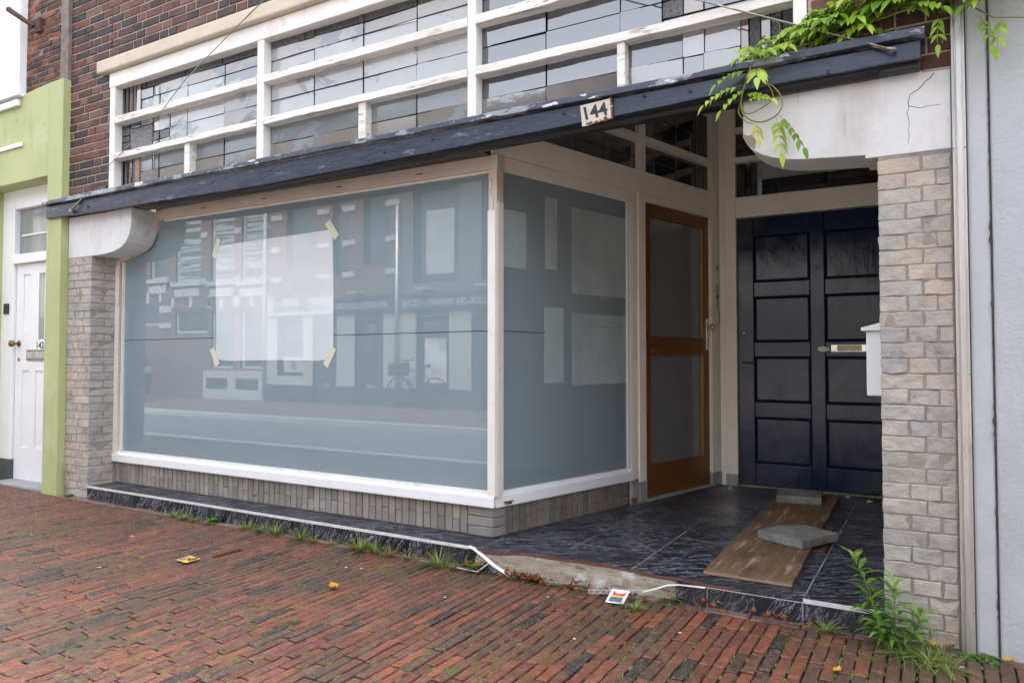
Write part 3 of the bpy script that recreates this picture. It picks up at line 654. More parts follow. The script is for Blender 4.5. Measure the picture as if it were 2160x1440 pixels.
mb = MB(xf=side); mb.cyl((2.543,.0025,1.545),(0,1,0),.014,.002,14); mb.cyl((2.543,.0025,1.53),(0,1,0),.010,.0025,14); mb.box(2.528,2.541,.0115,.0135,1.765,1.79); mb.build_each('strike_hole', M['rust'], sidef)

# ---- varnished wooden shop door (in the side wall)
def vdoor():
    y0, y1 = -.068, -.028
    mb = MB(xf=side); mb.box(1.545,1.630,y0,y1,.012,2.19); mb.box(2.372,2.460,y0,y1,.012,2.19)
    d = mb.build('wooden_door', M['wood'], shop, bev=.004)
    mb = MB(xf=side); mb.box(1.6305,2.3715,y0,y1-.001,2.088,2.189); mb.box(1.6305,2.3715,y0,y1-.001,1.057,1.194); mb.box(1.6305,2.3715,y0,y1-.001,.012,.250)
    mb.build_each('door_rail', M['woodrail'], d, bev=.004)
    for z0, z1 in ((1.194,2.088),(.25,1.057)):
        mb = MB(xf=side); mb.box(1.63,2.372,-.052,-.046,z0,z1); mb.build('glass_pane', M['doorglass'], d)
    mb = MB(xf=side)
    for z0, z1 in ((1.194,2.088),(.25,1.057)):
        mb.box(2.356,2.372,-.0455,-.030,z0,z1)
    mb.build_each('glazing_bead', mat('bead_wood', (.42,.25,.10), (.30,.16,.06), 9, (1,1,.3), rough=.4), d)
    mb = MB(xf=side); mb.box(2.402,2.446,-.0275,-.018,1.10,1.355); mb.build('handle_plate', M['chrome'], d, bev=.012, seg=4)
    mb = MB(xf=side); mb.cyl((2.424,-.018,1.285),(0,1,0),.011,.035,14); mb.smooth = True
    prof = [(.011,.03),(.024,.034),(.029,.045),(.028,.056),(.018,.062),(.0,.064)]; sg = 20
    vs = [(2.424+r*math.cos(2*math.pi*k/sg), -.018+h, 1.285+r*math.sin(2*math.pi*k/sg)) for r, h in prof for k in range(sg)]
    mb.add(vs, [(i*sg+k, (i+1)*sg+k, (i+1)*sg+(k+1)%sg, i*sg+(k+1)%sg) for i in range(len(prof)-1) for k in range(sg)])
    mb.build('door_knob', M['chrome'], d)
    mb = MB(xf=side); mb.cyl((2.424,-.0178,1.185),(0,1,0),.006,.001,12); mb.box(2.4215,2.4265,-.0178,-.0168,1.165,1.185); mb.build('keyhole', M['ink'], d)
    return d
vdoor()
mb = MB(xf=side); mb.box(1.536,2.458,-.07,.02,-.01,.008); mb.build_each('threshold', M['greystone'], shop, bev=.003)

# ---- back wall of the recess with the panelled navy door
YD = 2.47
mb = MB(); mb.box(.735,.828,2.43,2.56,.09,3.30); mb.box(.828,2.036,2.425,2.56,2.176,2.345); mb.box(.828,2.036,2.40,2.56,2.625,2.668); mb.box(.828,2.036,2.40,2.56,2.872,2.915); mb.box(.828,2.036,2.40,2.56,3.10,3.15)
mb.box(.690,.734,2.445,2.56,.09,3.30)
backf = mb.build('back_frame', M['cream'], shop, bev=.006)
mb = MB(); mb.box(.732,.830,2.427,2.56,-.01,.0895); mb.build_each('base_block', M['greystone'], backf, bev=.005)
cells = []
for z0, z1 in ((2.346,2.625),(2.668,2.872),(2.915,3.10)):
    zm = z0+.13 if z0 < 2.4 else (z0+z1)/2
    xs = [.828,.90,.945,.985,1.03,1.16,1.52,1.78,1.90,2.036]
    for i, (a, b) in enumerate(zip(xs[:-1], xs[1:])):
        if z0 < 2.4:
            if i < 4: cells.append((a,b,z0,z1,[(.05,.052,.055),(.05,.03,.028),(.06,.062,.066),(.05,.03,.028)][i],2 if i % 2 == 0 else 0))
            elif i < 7: cells += [(a,b,z0,z0+.045,(.06,.062,.066),2),(a,b,z0+.045,zm,(.028,.03,.03),0),(a,b,zm,z1,(.34,.36,.38),1)]
            else: cells.append((a,b,z0,z1,(.045,.02,.012) if i == 7 else (.04,.042,.045),2))
        else:
            for q in range(3): cells.append((a if i else a, b, z0+(z1-z0)*q/3, z0+(z1-z0)*(q+1)/3, (.014,.014,.015), 0)) if i in (0,4,5,6) else cells.append((a,b,z0+(z1-z0)*q/3,z0+(z1-z0)*(q+1)/3,(.012,.012,.013),0))
leaded(2.47, 0,0,0,0, cells, backf, PM)
mb = MB()
px = [(.832,.957),(1.384,1.49),(1.905,2.036)]; pzs = [(.012,.190),(.560,.682),(1.045,1.163),(1.527,1.648),(2.025,2.172)]
for a, b in px: mb.box(a, b, YD-.002, YD+.05, .012, 2.172)
for z0, z1 in pzs:
    for a, b in ((.9572,1.3838),(1.4902,1.9048)): mb.box(a, b, YD-.0005, YD+.05, z0, z1)
pd = mb.build('panelled_door', M['navydoor'], shop, bev=.006)
for a, b in ((.957,1.384),(1.49,1.905)):
    for (z0, z1) in zip([p[1] for p in pzs[:-1]], [p[0] for p in pzs[1:]]):
        mb = MB(); mb.box(a, b, YD+.030, YD+.045, z0, z1)
        i_, o_ = .020, .0
        v = [(a+o_,YD+.026,z0+o_),(b-o_,YD+.026,z0+o_),(b-o_,YD+.026,z1-o_),(a+o_,YD+.026,z1-o_),(a+i_,YD+.012,z0+i_),(b-i_,YD+.012,z0+i_),(b-i_,YD+.012,z1-i_),(a+i_,YD+.012,z1-i_)]
        mb.add(v, [(0,1,5,4),(1,2,6,5),(2,3,7,6),(3,0,4,7),(4,5,6,7)]); mb.build('door_panel', M['navydoor'], pd)
mb = MB(); mb.cyl((.877,YD-.002,1.236),(0,-1,0),.017,.005,20); mb.build('cylinder_lock', M['chrome'], pd)
mb = MB(); mb.tube([(.872,YD-.002,.998),(.872,YD-.04,.998)], .008, 8); mb.tube([(.868,YD-.04,.998),(.955,YD-.043,.992)], .008, 8); mb.build('door_handle', M['rust'], pd)
mb = MB(); mb.box(.845,.925,YD-.006,YD-.002,.885,1.03); mb.box(.875,.882,YD-.0075,YD-.006,.91,.94); mb.build('lock_plate', M['navydoor'], pd, bev=.003)
mb = MB(); mb.mat = 0; mb.box(1.53,1.785,YD-.010,YD-.0005,1.082,1.138); mb.mat = 1; mb.box(1.575,1.745,YD-.014,YD-.010,1.088,1.134); mb.build('letter_slot', [M['chrome'], mat('slot_brass', (.42,.36,.22), (.33,.28,.17), 14, rough=.4, metal=.4)], pd, bev=.006)
mb = MB(); mb.prism([(1.475+.042*math.cos(t*math.pi/10), 1.105+.021*math.sin(t*math.pi/10)) for t in range(20)], YD-.006, YD-.0005); mb.build('name_plate', M['enamel'], pd)
mb = MB(); mb.box(.83,2.036,2.455,2.53,-.01,.0115); mb.build('door_sill', mat('rotten_sill', (.36,.30,.22), (.2,.15,.1), 14, (.5,2,2), rough=.9, bump=.6), pd)
# recess lining
mb = MB(); mb.quad((-.3,-.16,3.305),(2.04,-.16,3.305),(2.04,2.6,3.305),(-.3,2.6,3.305)); mb.box(-.4,2.3,2.565,2.6,-.1,3.4); mb.build('recess_lining', mat('recess_plaster', (.78,.76,.72), (.74,.72,.68), 3, rough=.8), shop)

# ---- entrance floor, riser and edge trim
front = [(-3.715,-.226),(-.005,-.226),(.05,-.245),(.103,-.262),(.165,-.255),(.227,-.235),(.275,-.20),(.322,-.182),(.41,-.186),(.495,-.182),(.575,-.178),(.653,-.171),(.73,-.172),(.808,-.168),(.862,-.176),(.914,-.182),(.98,-.20),(1.049,-.212),(1.12,-.206),(1.183,-.205),(1.25,-.222),(1.322,-.228),(1.42,-.226),(2.0365,-.226)]
mb = MB(); mb.mat = 0
mb.slab(front + [(2.0365,0.0),(2.0365,2.46),(.60,2.46),(0.0,-.0),(-3.715,0.0)][::1], -.010, 0.0)
mb.mat = 2
for i, ((a,b),(c,d)) in enumerate(zip(front[2:-2], front[3:-1])):
    mb.quad((a,b-.004,-.011),(c,d-.004,-.011),(c,d-.003,-.0005),(a,b-.003,-.0005)); mb.quad((a,b-.003,-.0005),(c,d-.003,-.0005),(c,d,.0006),(a,b,.0006))
mb.mat = 1
for x, y0, y1 in ((.493,.0,2.0),(.919,-.18,2.4),(1.315,-.21,2.4),(1.719,-.225,2.4),(.06,-.225,.02)):
    if x == 1.315: continue
    yy = y0
    for k in range(30):
        a, b = y0+(y1-y0)*k/30, y0+(y1-y0)*(k+1)/30; ex = x-.0015
        if x == .493 and b > 1.7: break
        mb.quad((ex,a,.0008),(ex+.005,a,.0008),(ex+.005,b,.0008),(ex,b,.0008))
for y, x0, x1 in ((.135,.10,.90),(.545,.92,1.30),(.545,1.72,2.03),(.135,1.72,2.03),(.955,1.72,2.03),(1.365,1.72,2.03),(1.78,.60,.9),(1.78,.94,2.03),(2.19,.72,2.03)):
    mb.quad((x0,y,.0008),(x1,y,.0008),(x1,y+.006,.0008),(x0,y+.006,.0008))
for x in (-3.288,-2.448,-1.619,-.78): mb.quad((x,-.226,.0008),(x+.003,-.226,.0008),(x+.003,0,.0008),(x,0,.0008))
floor = mb.build('entrance_floor', [M['floor'], M['grout'], M['clay']], shop)
mb = MB(); jn = [-3.712,-3.288,-2.866,-2.448,-2.036,-1.619,-1.202,-.785,-.365,.055]
for a, b in zip(jn[:-1], jn[1:]): mb.mat = 0; mb.box(a+.0015, b-.0015, -.233,-.224, PZ-.02, -.0105)
for a, b in ((1.158,1.305),(1.309,1.717),(1.721,2.035)): mb.box(a+.0015, b-.0015, -.233,-.2265, PZ-.03, -.0105)
mb.mat = 1; mb.box(-3.71,.05,-.2315,-.2262,PZ-.02,-.0115); mb.box(1.16,2.033,-.2315,-.2275,PZ-.03,-.0115)
mb.build('riser_tile', [M['riser'], M['grout']], floor)
mb = MB(); mb.box(-3.715,-.42,-.236,-.222,-.0105,.0035); mb.box(-.4195,-.006,-.237,-.223,-.011,.0025); mb.box(1.722,2.033,-.238,-.222,-.012,.003); mb.box(1.31,1.7215,-.2345,-.228,-.0135,-.0115)
mb.build_each('edge_trim', M['trimwhite'], floor)
mb = MB()
def ribbon(mb, pts, up, wdt, th):
    pts = [Vector(p) for p in pts]; up = Vector(up)
    for a, b in zip(pts[:-1], pts[1:]):
        d = (b-a).normalized(); sdv = d.cross(up).normalized()*wdt/2; t = sdv.cross(d).normalized()*th/2
        mb.add([a-sdv-t,a+sdv-t,a+sdv+t,a-sdv+t,b-sdv-t,b+sdv-t,b+sdv+t,b-sdv+t],[(0,1,2,3),(7,6,5,4),(0,4,5,1),(1,5,6,2),(2,6,7,3),(3,7,4,0)])
ribbon(mb, [(-.01,-.234,.002),(.03,-.242,-.001),(.09,-.268,-.016),(.20,-.308,-.053),(.325,-.335,-.088)], (0,-.6,1), .018, .004)
mb.build('loose_trim', M['trimwhite'], floor)
# broken screed where the riser tiles fell away
mb = MB(); mb.smooth = True; NX, NZ = 90, 14; vs = []
def fy(x):
    for (a,b),(c,d) in zip(front[:-1], front[1:]):
        if a <= x <= c: return b+(d-b)*(x-a)/(c-a)
    return -.226
for i in range(NX+1):
    x = .06+(1.16-.06)*i/NX; yt = fy(x)
    for j in range(NZ+1):
        t = j/NZ; z = -.010+(-.125+.010)*t
        und = .03*max(0, t-.72)*6*(.5+.5*mn.noise(Vector((x*5,1,1))))
        ef = min(1, max(0,(1.16-x)/.12)); amp = max(.015, .288+yt)*ef + max(0, yt+.236)*(1-ef)
        y = yt+.004 - amp*math.sin(min(t*1.1,1)*math.pi/2) + und*.6
        nz_ = mn.noise(Vector((x*7, z*18, 2)))*.010 + mn.noise(Vector((x*22, z*60, 5)))*.006 + mn.noise(Vector((x*60, z*120, 3)))*.003 + mn.noise(Vector((x*3, z*6, 7)))*.006
        vs.append((x, y+nz_*min(1,t*3), z+mn.noise(Vector((x*11, z*20, 4)))*.004*min(1,t*3)))
mb.add(vs, [(i*(NZ+1)+j, i*(NZ+1)+j+1, (i+1)*(NZ+1)+j+1, (i+1)*(NZ+1)+j) for i in range(NX) for j in range(NZ)])
mb.build('broken_screed', M['concrete'], floor)
mb = MB(); mb.box(-3.7,2.0,-.17,-.05,-.13,-.012); mb.build('step_core', M['concrete'], floor)

# ================================================================ NEIGHBOUR HOUSES
gh = thing('green_house', 'lime green rendered house with white front door at the left edge', 'house', (-4.7,-.29,PZ))
GY = -.292
mb = MB()
mb.box(-4.285,-4.062,GY,.1,PZ-.03,3.385)                         # corner pier
mb.prism([(-5.75,2.585),(-4.2852,2.585),(-4.2852,3.385),(-5.75,3.30)], GY+.0005, .1)
mb.box(-9.0,-5.36,GY,.1,PZ-.03,3.28)
mb.build('wall', M['green'], gh, bev=.006)
mb = MB(); mb.mat = 0; mb.box(-9,-4.063,GY+.034,.1,3.39,6); mb.mat = 1
rows(mb, -4.72,-4.18,3.375,5.3,.0505,[.10,.2,.1,.2],GY+.03,[(.17,.075,.05),(.11,.06,.052),(.075,.055,.055),(.26,.09,.045),(.13,.06,.045)],.003,.01,.004,2,1,.004,.009)
mb.build('brickwork', [M['oldmortar'], M['oldbrick']], gh)
mb = MB(); mb.box(-4.19,-4.073,-.250,-.20,3.46,5.4); mb.build('corner_board', M['beamwood'], gh, bev=.006)
mb = MB(); mb.box(-4.185,-4.075,-.247,-.2,3.388,3.458); mb.build('flashing', M['black'], gh)
mb = MB(); mb.box(-6.2,-4.725,GY-.035,GY+.04,3.375,5.4); mb.build('upper_window', M['whiteclean'], gh, bev=.01)
mb = MB(); mb.box(-6.2,-4.695,GY-.06,GY+.02,3.338,3.374); mb.box(-6.2,-4.74,GY-.035,GY-.002,3.262,3.32); mb.build_each('window_sill', M['whiteclean'], gh, bev=.006)
mb = MB(); mb.box(-6.2,-4.69,GY-.018,GY-.0005,2.895,2.93); mb.build('string_band', M['whiteclean'], gh, bev=.004)
fr = MB(); GX = -.10
fr.box(-5.375,-5.155,GX-.03,.05,.10,2.59); fr.box(-5.1548,-4.20,GX-.03,.05,2.41,2.59); fr.box(-5.1548,-4.20,GX-.045,.05,1.90,1.985)
dfr = fr.build('door_frame', M['whiteclean'], gh, bev=.006)
mb = MB(); mb.box(-5.38,-5.15,GX-.034,.05,PZ-.03,.0995); mb.build_each('base_block', M['bluestone'], dfr, bev=.004)
mb = MB(); mb.box(-5.155,-4.20,GX+.02,GX+.03,1.985,2.41); mb.build('glass_pane', M['glassL'], dfr)
mb = MB(); mb.box(-5.10,-4.205,GX+.008,GX+.018,2.16,2.175); mb.build_each('glazing_bar', M['whiteclean'], dfr)
mb = MB(); dx0, dx1, DY = -5.145,-4.22,GX-.002
ps = [(-5.03,-4.90,1.28,1.80,0),(-4.76,-4.66,1.20,1.80,1),(-5.03,-4.90,.22,.92,0),(-4.80,-4.66,.22,.92,0),(-4.55,-4.40,.22,1.8,0)]
xs = [dx0,-5.03,-4.90,-4.80,-4.76,-4.66,-4.55,-4.40,dx1]
mb.box(dx0,dx1,DY+.012,DY+.05,-.075,1.895)
zcuts = sorted({-.075,.22,.92,1.20,1.28,1.80,1.895}); xcuts = sorted(set(xs))
for a, b in zip(xcuts[:-1], xcuts[1:]):
    for c, d in zip(zcuts[:-1], zcuts[1:]):
        if not any(p[0] <= (a+b)/2 <= p[1] and p[2] <= (c+d)/2 <= p[3] for p in ps):
            mb.quad((a,DY,c),(b,DY,c),(b,DY,d),(a,DY,d))
for p in ps:
    a, b, c, d, _ = p
    for q in (((a,DY,c),(b,DY,c),(b,DY+.0118,c),(a,DY+.0118,c)),((a,DY,d),(b,DY,d),(b,DY+.0118,d),(a,DY+.0118,d)),((a,DY,c),(a,DY,d),(a,DY+.0118,d),(a,DY+.0118,c)),((b,DY,c),(b,DY,d),(b,DY+.0118,d),(b,DY+.0118,c))): mb.quad(*q)
gd = mb.build('front_door', M['whiteclean'], gh)
mb = MB(); mb.box(-4.758,-4.662,DY+.006,DY+.0115,1.202,1.798); mb.build('glass_pane', M['glassL'], gd)
mb = MB(); mb.mat = 0; mb.box(-4.935,-4.56,DY-.012,DY-.0005,1.012,1.108); mb.mat = 1; mb.box(-4.915,-4.58,DY-.017,DY-.0122,1.030,1.090); mb.build('letter_slot', [M['steel'], M['alu']], gd, bev=.004)
mb = MB(); mb.cyl((-5.085,DY-.0005,1.165),(0,-1,0),.030,.006,18); mb.tube([(-5.085,DY-.006,1.165),(-5.085,DY-.05,1.165)], .010, 10)
mb.smooth = True; sg = 16; prof = [(.010,.045),(.026,.05),(.032,.066),(.026,.082),(.0,.088)]
mb.add([(-5.085+r*math.cos(2*math.pi*k/sg), DY-h, 1.165+r*math.sin(2*math.pi*k/sg)) for r,h in prof for k in range(sg)], [(i*sg+k,i*sg+(k+1)%sg,(i+1)*sg+(k+1)%sg,(i+1)*sg+k) for i in range(len(prof)-1) for k in range(sg)])
mb.build('door_knob', M['brass'], gd)
mb = MB(); mb.cyl((-5.085,DY-.0005,1.02),(0,-1,0),.016,.005,16); mb.build('cylinder_lock', M['steel'], gd)
mb = MB(); add_text(mb, '142', .085, lambda x, y: (-4.78+x, DY-.0012, 1.118+y), .12, .0018); add_text(mb, 'b', .05, lambda x, y: (-4.655+x, DY-.0012, 1.118+y)); mb.build('house_number', M['ink'], gd)
mb = MB(); mb.box(-5.30,-5.215,GX-.045,GX-.0305,1.44,1.54); mb.build('doorbell', M['blackplastic'], dfr, bev=.010, seg=3)
mb = MB(); mb.box(-5.16,-4.206,-.27,.0,PZ-.04,-.077); mb.build('doorstep', M['greystone'], gh, bev=.006)
ib = MB(); ib.tube([(-4.72,-.42,4.075),(-4.60,-.38,3.99),(-4.50,-.32,3.91)], .026, 8, .018); ib.box(-4.53,-4.45,-.30,-.262,3.87,3.99); ib.build('iron_bracket', M['rust'], gh, bev=.004)

rh = thing('grey_house', 'grey stuccoed house wall at the right edge beyond the metal trunking', 'house', (3.2,-.24,PZ))
mb = MB(); mb.box(2.352,2.4245,YF-.004,.3,PZ-.05,6.0); mb.build('render_strip', M['stuccosmooth'], rh, bev=.01)
mb = MB(); mb.box(2.4305,9,YF-.012,.3,PZ-.05,6.0); mb.build('wall', M['stucco'], rh, bev=.008)
mb = MB(); mb.box(2.424,2.431,YF+.004,.1,PZ-.03,6); mb.build_each('joint', M['crack'], rh)
mb = MB()
for z in range(0,90):
    x = 2.4245+mn.noise(Vector((1,z*.35,2)))*.006; zz = PZ+.05*z; rr = abs(mn.noise(Vector((5,z*.8,1))))*.011+.001
    mb.add([(x-rr,YF-.0132,zz),(x,YF-.0134,zz-.028),(x+rr*.7,YF-.0132,zz),(x,YF-.0134,zz+.03)], [(0,1,2,3)])
mb.build('crack', M['crack'], rh)

# ================================================================ FITTINGS
cb = thing('cable_trunking', 'tall grey aluminium cable trunking beside the right brick pilaster', 'trunking', (2.325,YF,PZ))
mb = MB(); mb.box(2.303,2.349,YF-.028,YF-.001,PZ-.005,4.2); mb.build('cover', M['alu'], cb, bev=.003)
mb = MB(); mb.box(2.309,2.3125,YF-.036,YF-.0282,PZ,4.2); mb.box(2.318,2.338,YF-.040,YF-.0282,PZ,4.2); mb.build_each('ridge', M['alu'], cb, bev=.002)
mb = MB()
for z in (.06,.98,1.87,2.6):
    for x in (2.306,2.345): mb.cyl((x,YF-.0282,z),(0,-1,0),.0035,.0025,8)
mb.build_each('screw', M['steel'], cb)

pl = thing('house_number_plate', 'tilted rusty cream enamel plate numbered 144 on the navy canopy', 'number plate', (.81,-.325,2.2))
ang = R(3); ca, sa = math.cos(ang), math.sin(ang)
plx = lambda p: (.806+p[0]*ca-p[1]*sa, -.3235+p[2]+.006*(p[1]/.05)*-1, 2.250+p[0]*sa+p[1]*ca)
mb = MB(xf=plx); W2, H2 = .084, .051
outl = [(-W2,-H2),(-.05,-H2-.002),(-.01,-H2+.002),(.03,-H2+.006),(.06,-H2+.004),(W2-.004,-H2+.014),(W2,0),(W2-.003,H2),(-W2,H2)]
mb.add([(x,y,0) for x,y in outl]+[(x,y,-.003) for x,y in outl], [tuple(range(9)), tuple(range(17,8,-1))]+[(i,(i+1)%9,(i+1)%9+9,i+9) for i in range(9)])
mb.v = [v for v in mb.v]
mb.build('plate', M['enamel'], pl)
mb = MB(xf=plx); add_text(mb, '144', .086, lambda x, y: (-.062+x-y*.10, y-.022, -.0042), .122, .0022); mb.build('number', M['ink'], pl)
mb = MB(xf=plx)
for k in range(60):
    t = rnd.random()
    if t < .55: x, y = rnd.uniform(-.06,.08), -H2+abs(rnd.gauss(0,.004))+.002
    elif t < .90: x, y = W2-abs(rnd.gauss(0,.004))-.002, rnd.uniform(-H2+.01,H2)
    else: x, y = rnd.gauss(.045,.005), rnd.gauss(-.034,.004)
    r_ = rnd.uniform(.003,.007); mb.add([(x+r_*rnd.uniform(.6,1.2)*math.cos(a_),y+r_*rnd.uniform(.6,1.2)*math.sin(a_),-.0048-rnd.uniform(0,.002)) for a_ in (0,1,2.1,3.1,4.2,5.2)], [(0,1,2,3,4,5)])
mb.build('rust_flake', M['rustedge'], pl)

mbx = thing('mailbox', 'white metal mailbox with sloping lid behind the right pilaster', 'mailbox', (1.99,.25,.87))
mb = MB(); mb.box(1.955,2.036,.12,.47,.868,1.165); mb.build('body', M['whiteclean'], mbx, bev=.004)
mb = MB(); v = [(1.935,.10,1.166),(2.036,.10,1.166),(2.036,.49,1.166),(1.935,.49,1.166),(1.935,.10,1.181),(2.036,.10,1.208),(2.036,.49,1.208),(1.935,.49,1.181)]
mb.add(v, [(3,2,1,0),(4,5,6,7),(0,1,5,4),(1,2,6,5),(2,3,7,6),(3,0,4,7)]); mb.build('lid', M['whiteclean'], mbx, bev=.003)

rod = thing('stay_rod', 'thin steel stay rod with clevis running up from the right canopy end', 'rod', (2.1,-.34,2.28))
mb = MB(); mb.tube([(2.085,-.350,2.285),(1.25,-.290,2.73),(.70,-.25,2.99)], .0042, 8); mb.build('rod', M['steel'], rod)
mb = MB(); mb.tube([(2.02,-.334,2.318),(2.085,-.341,2.285)], .0075, 8); mb.tube([(2.08,-.352,2.286),(2.112,-.352,2.275)], .006, 8); mb.cyl((2.108,-.32,2.277),(0,-1,0),.007,.036,10); mb.build('clevis', M['steel'], rod)
mb = MB(); mb.tube([(-3.825,-.345,2.228),(-3.76,-.33,2.275),(-3.66,-.32,2.342)], .008, 8); mb.cyl((-3.825,-.318,2.226),(0,-1,0),.014,.032,10)
tag(mb.build('stay_rod', M['steel']), 'short rusty rod stub sticking up from the left canopy end', 'rod')
mb = MB(); mb.tube([(-3.49,YF-.012,2.53),(-3.46,YF-.02,2.57),(-2.85,YF-.022,2.85),(-2.49,YF-.035,3.07),(-1.75,YF-.06,3.39),(-1.2,YF-.02,3.66)], .0032, 6)
tag(mb.build('cable', M['steel']), 'thin grey cable slanting across the left leaded window bay', 'cable')
mb = MB(); mb.add([(-3.69,YF-.012,2.36),(-3.53,YF-.012,2.36),(-3.515,YF-.008,2.415),(-3.60,YF-.008,2.425),(-3.68,YF-.008,2.405),(-3.69,YF-.003,2.36),(-3.53,YF-.003,2.36),(-3.515,YF-.002,2.415),(-3.60,YF-.002,2.425),(-3.68,YF-.002,2.405)],[(0,1,2,3,4),(9,8,7,6,5),(0,5,6,1),(1,6,7,2),(2,7,8,3),(3,8,9,4),(4,9,5,0)])
tag(mb.build('slate_piece', M['bluestone']), 'broken grey slate piece standing on the canopy beside the left window post', 'slate')

sheet = thing('paper_sheet', 'large white paper sheet taped on the display window', 'paper', (-1.87,.01,1.46))
mb = MB(); out = []
ctr = [(-2.485,1.885),(-1.283,1.905),(-1.270,1.55),(-1.268,1.10),(-1.285,1.035),(-1.40,1.018),(-1.85,1.022),(-2.30,1.014),(-2.43,1.022),(-2.47,1.07),(-2.462,1.2),(-2.478,1.6)]
mb.prism(list(reversed(ctr)), .0095, .0118); mb.build('sheet', M['paper'], sheet)
for cx, cz_, a_ in ((-2.475,1.865,68),(-1.285,1.905,-52),(-2.478,1.045,-60),(-1.300,1.045,58)):
    mb = MB(); l, w_ = .075, .026; c_, s_ = math.cos(R(a_)), math.sin(R(a_))
    mb.prism([(cx+x*c_-z*s_, cz_+x*s_+z*c_) for x, z in ((-l,-w_),(l,-w_),(l*.95,w_),(-l*.9,w_))], .0080, .0093); mb.build('tape', M['tape'], sheet)

# ================================================================ LOOSE THINGS ON THE FLOOR AND PAVEMENT
mb = MB(); mb.mat = 0; B = [(1.249,-.084),(1.652,-.069),(1.594,2.309),(1.182,2.154)]
mb.slab(B, .002, .020); bo = mb.build('plywood_board', [M['ply']], bev=.002)
tag(bo, 'weathered brown plywood board lying on the tiled entrance floor', 'board')
mb = MB(); mb.box(1.25,1.651,-.0865,-.0845,.004,.018); e = mb.build('board_edge', M['plyedge'], bo); e.parent = bo
def slab_obj(pts, z0, z1, name, label):
    mb = MB(); n = len(pts); vs = []; cx = sum(p[0] for p in pts)/n; cy = sum(p[1] for p in pts)/n
    den = []
    for (a,b),(c,d) in zip(pts, pts[1:]+pts[:1]):
        for k in range(6): t = k/6; den.append((a+(c-a)*t+rnd.uniform(-.003,.003), b+(d-b)*t+rnd.uniform(-.003,.003)))
    mb.slab(den, z0, z1); o = mb.build(name, M['slabstone'], bev=.005); return tag(o, label, 'paving slab')
slab_obj([(1.345,.675),(1.604,.535),(1.745,.835),(1.56,.935),(1.42,.86)], .0225, .070, 'paving_slab', 'grey concrete slab with a broken corner on the middle of the plywood board')
slab_obj([(1.245,1.775),(1.530,1.835),(1.500,2.115),(1.215,2.03)], .0225, .075, 'paving_slab', 'grey concrete slab on the far end of the plywood board by the navy door')
mb = MB(); mb.slab([(1.60,.63),(1.70,.60),(1.71,.90),(1.61,1.0)], .001, .006); tag(mb.build('tile_shard', M['clay']), 'bare reddish tile shard under the right edge of the middle slab', 'tile shard')
mb = MB(); mb.add([(.075,-.262,-.022),(.10,-.262,-.020),(.215,-.285,-.072),(.20,-.30,-.098),(.075,-.285,-.098),(.075,-.254,-.022),(.10,-.254,-.020),(.215,-.277,-.072),(.20,-.292,-.098),(.075,-.277,-.098)],[(4,3,2,1,0),(5,6,7,8,9),(0,1,6,5),(1,2,7,6),(2,3,8,7),(3,4,9,8),(4,0,5,9)])
tag(mb.build('tile_shard', M['riser']), 'dark marbled tile shard leaning at the broken step below the white strip', 'tile shard')
# perforated plastic strip
ps_ = MB(); P0, P1 = Vector((.78,-.385,-.074)), Vector((1.03,-.325,-.052)); dv = (P1-P0); L_ = dv.length; dv.normalize(); upv = Vector((-.05,-.42,.90)).normalized(); nn = dv.cross(upv).normalized()
def pq(a, b, c, d): 
    q = [P0+dv*a+upv*c, P0+dv*b+upv*c, P0+dv*b+upv*d, P0+dv*a+upv*d]; ps_.add(q+[p+nn*.002 for p in q], [(0,1,2,3),(7,6,5,4),(0,4,5,1),(1,5,6,2),(2,6,7,3),(3,7,4,0)])
pq(0,L_,-.012,-.0055); pq(0,L_,.0055,.012); n_h = 9
for k in range(n_h+1): a = L_*k/n_h; pq(max(0,a-.007), min(L_,a+.007), -.0055, .0055)
ribbon(ps_, [(1.03,-.325,-.052),(1.07,-.285,-.045),(1.12,-.25,-.028),(1.18,-.234,-.02),(1.30,-.238,-.014)], (0,-.5,1), .010, .0025)
tag(ps_.build('plastic_strip', M['trimwhite']), 'white perforated plastic strip lying along the broken step', 'plastic strip')
# printed tag
tgm = thing('packaging_tag', 'small white card printed red, yellow and navy leaning on the perforated strip', 'litter', (.93,-.35,PZ))
O_, e1, e2 = Vector((.885,-.432,-.092)), Vector((.085,.012,.0)), Vector((.012,.058,.046)); n3 = e1.cross(e2).normalized()
def tq(mb, a, b, c, d, h): q = [O_+e1*x+e2*y-n3*-h for x, y in ((a,c),(b,c),(b,d),(a,d))]; mb.add(q, [(0,1,2,3)])
mb = MB(); tq(mb,0,1,0,1,0); mb.build('card', M['trimwhite'], tgm)
mb = MB(); mb.add([O_+e1*x+e2*y+n3*.0012 for x,y in ((.18,.56),(.84,.56),(.88,.88),(.72,.76),(.5,.70),(.32,.76),(.16,.90))],[(0,1,2,3,4,5,6)]); mb.build('red_print', M['tagred'], tgm)
mb = MB(); tq(mb,.17,.84,.48,.555,.0012); mb.build('yellow_print', M['tagyellow'], tgm)
mb = MB(); tq(mb,.14,.84,.10,.45,.0012); mb.build('navy_print', M['tagnavy'], tgm)
yc = thing('snack_wrapper', 'yellow printed snack card with blue and brown patches on the brick pavement', 'litter', (-1.41,-.96,PZ))
C0, f1, f2 = Vector((-1.465,-1.005,PZ+.010)), Vector((.105,-.012,0)), Vector((-.004,.097,0))
def yq(mb, pts, h): mb.add([C0+f1*x+f2*y+Vector((0,0,h+.004*math.sin(x*3))) for x, y in pts], [tuple(range(len(pts)))])
mb = MB(); yq(mb,[(0.05,0),(.95,0),(1,.06),(1,.94),(.95,1),(.05,1),(0,.94),(0,.06)],0); mb.build('card', M['cardy'], yc)
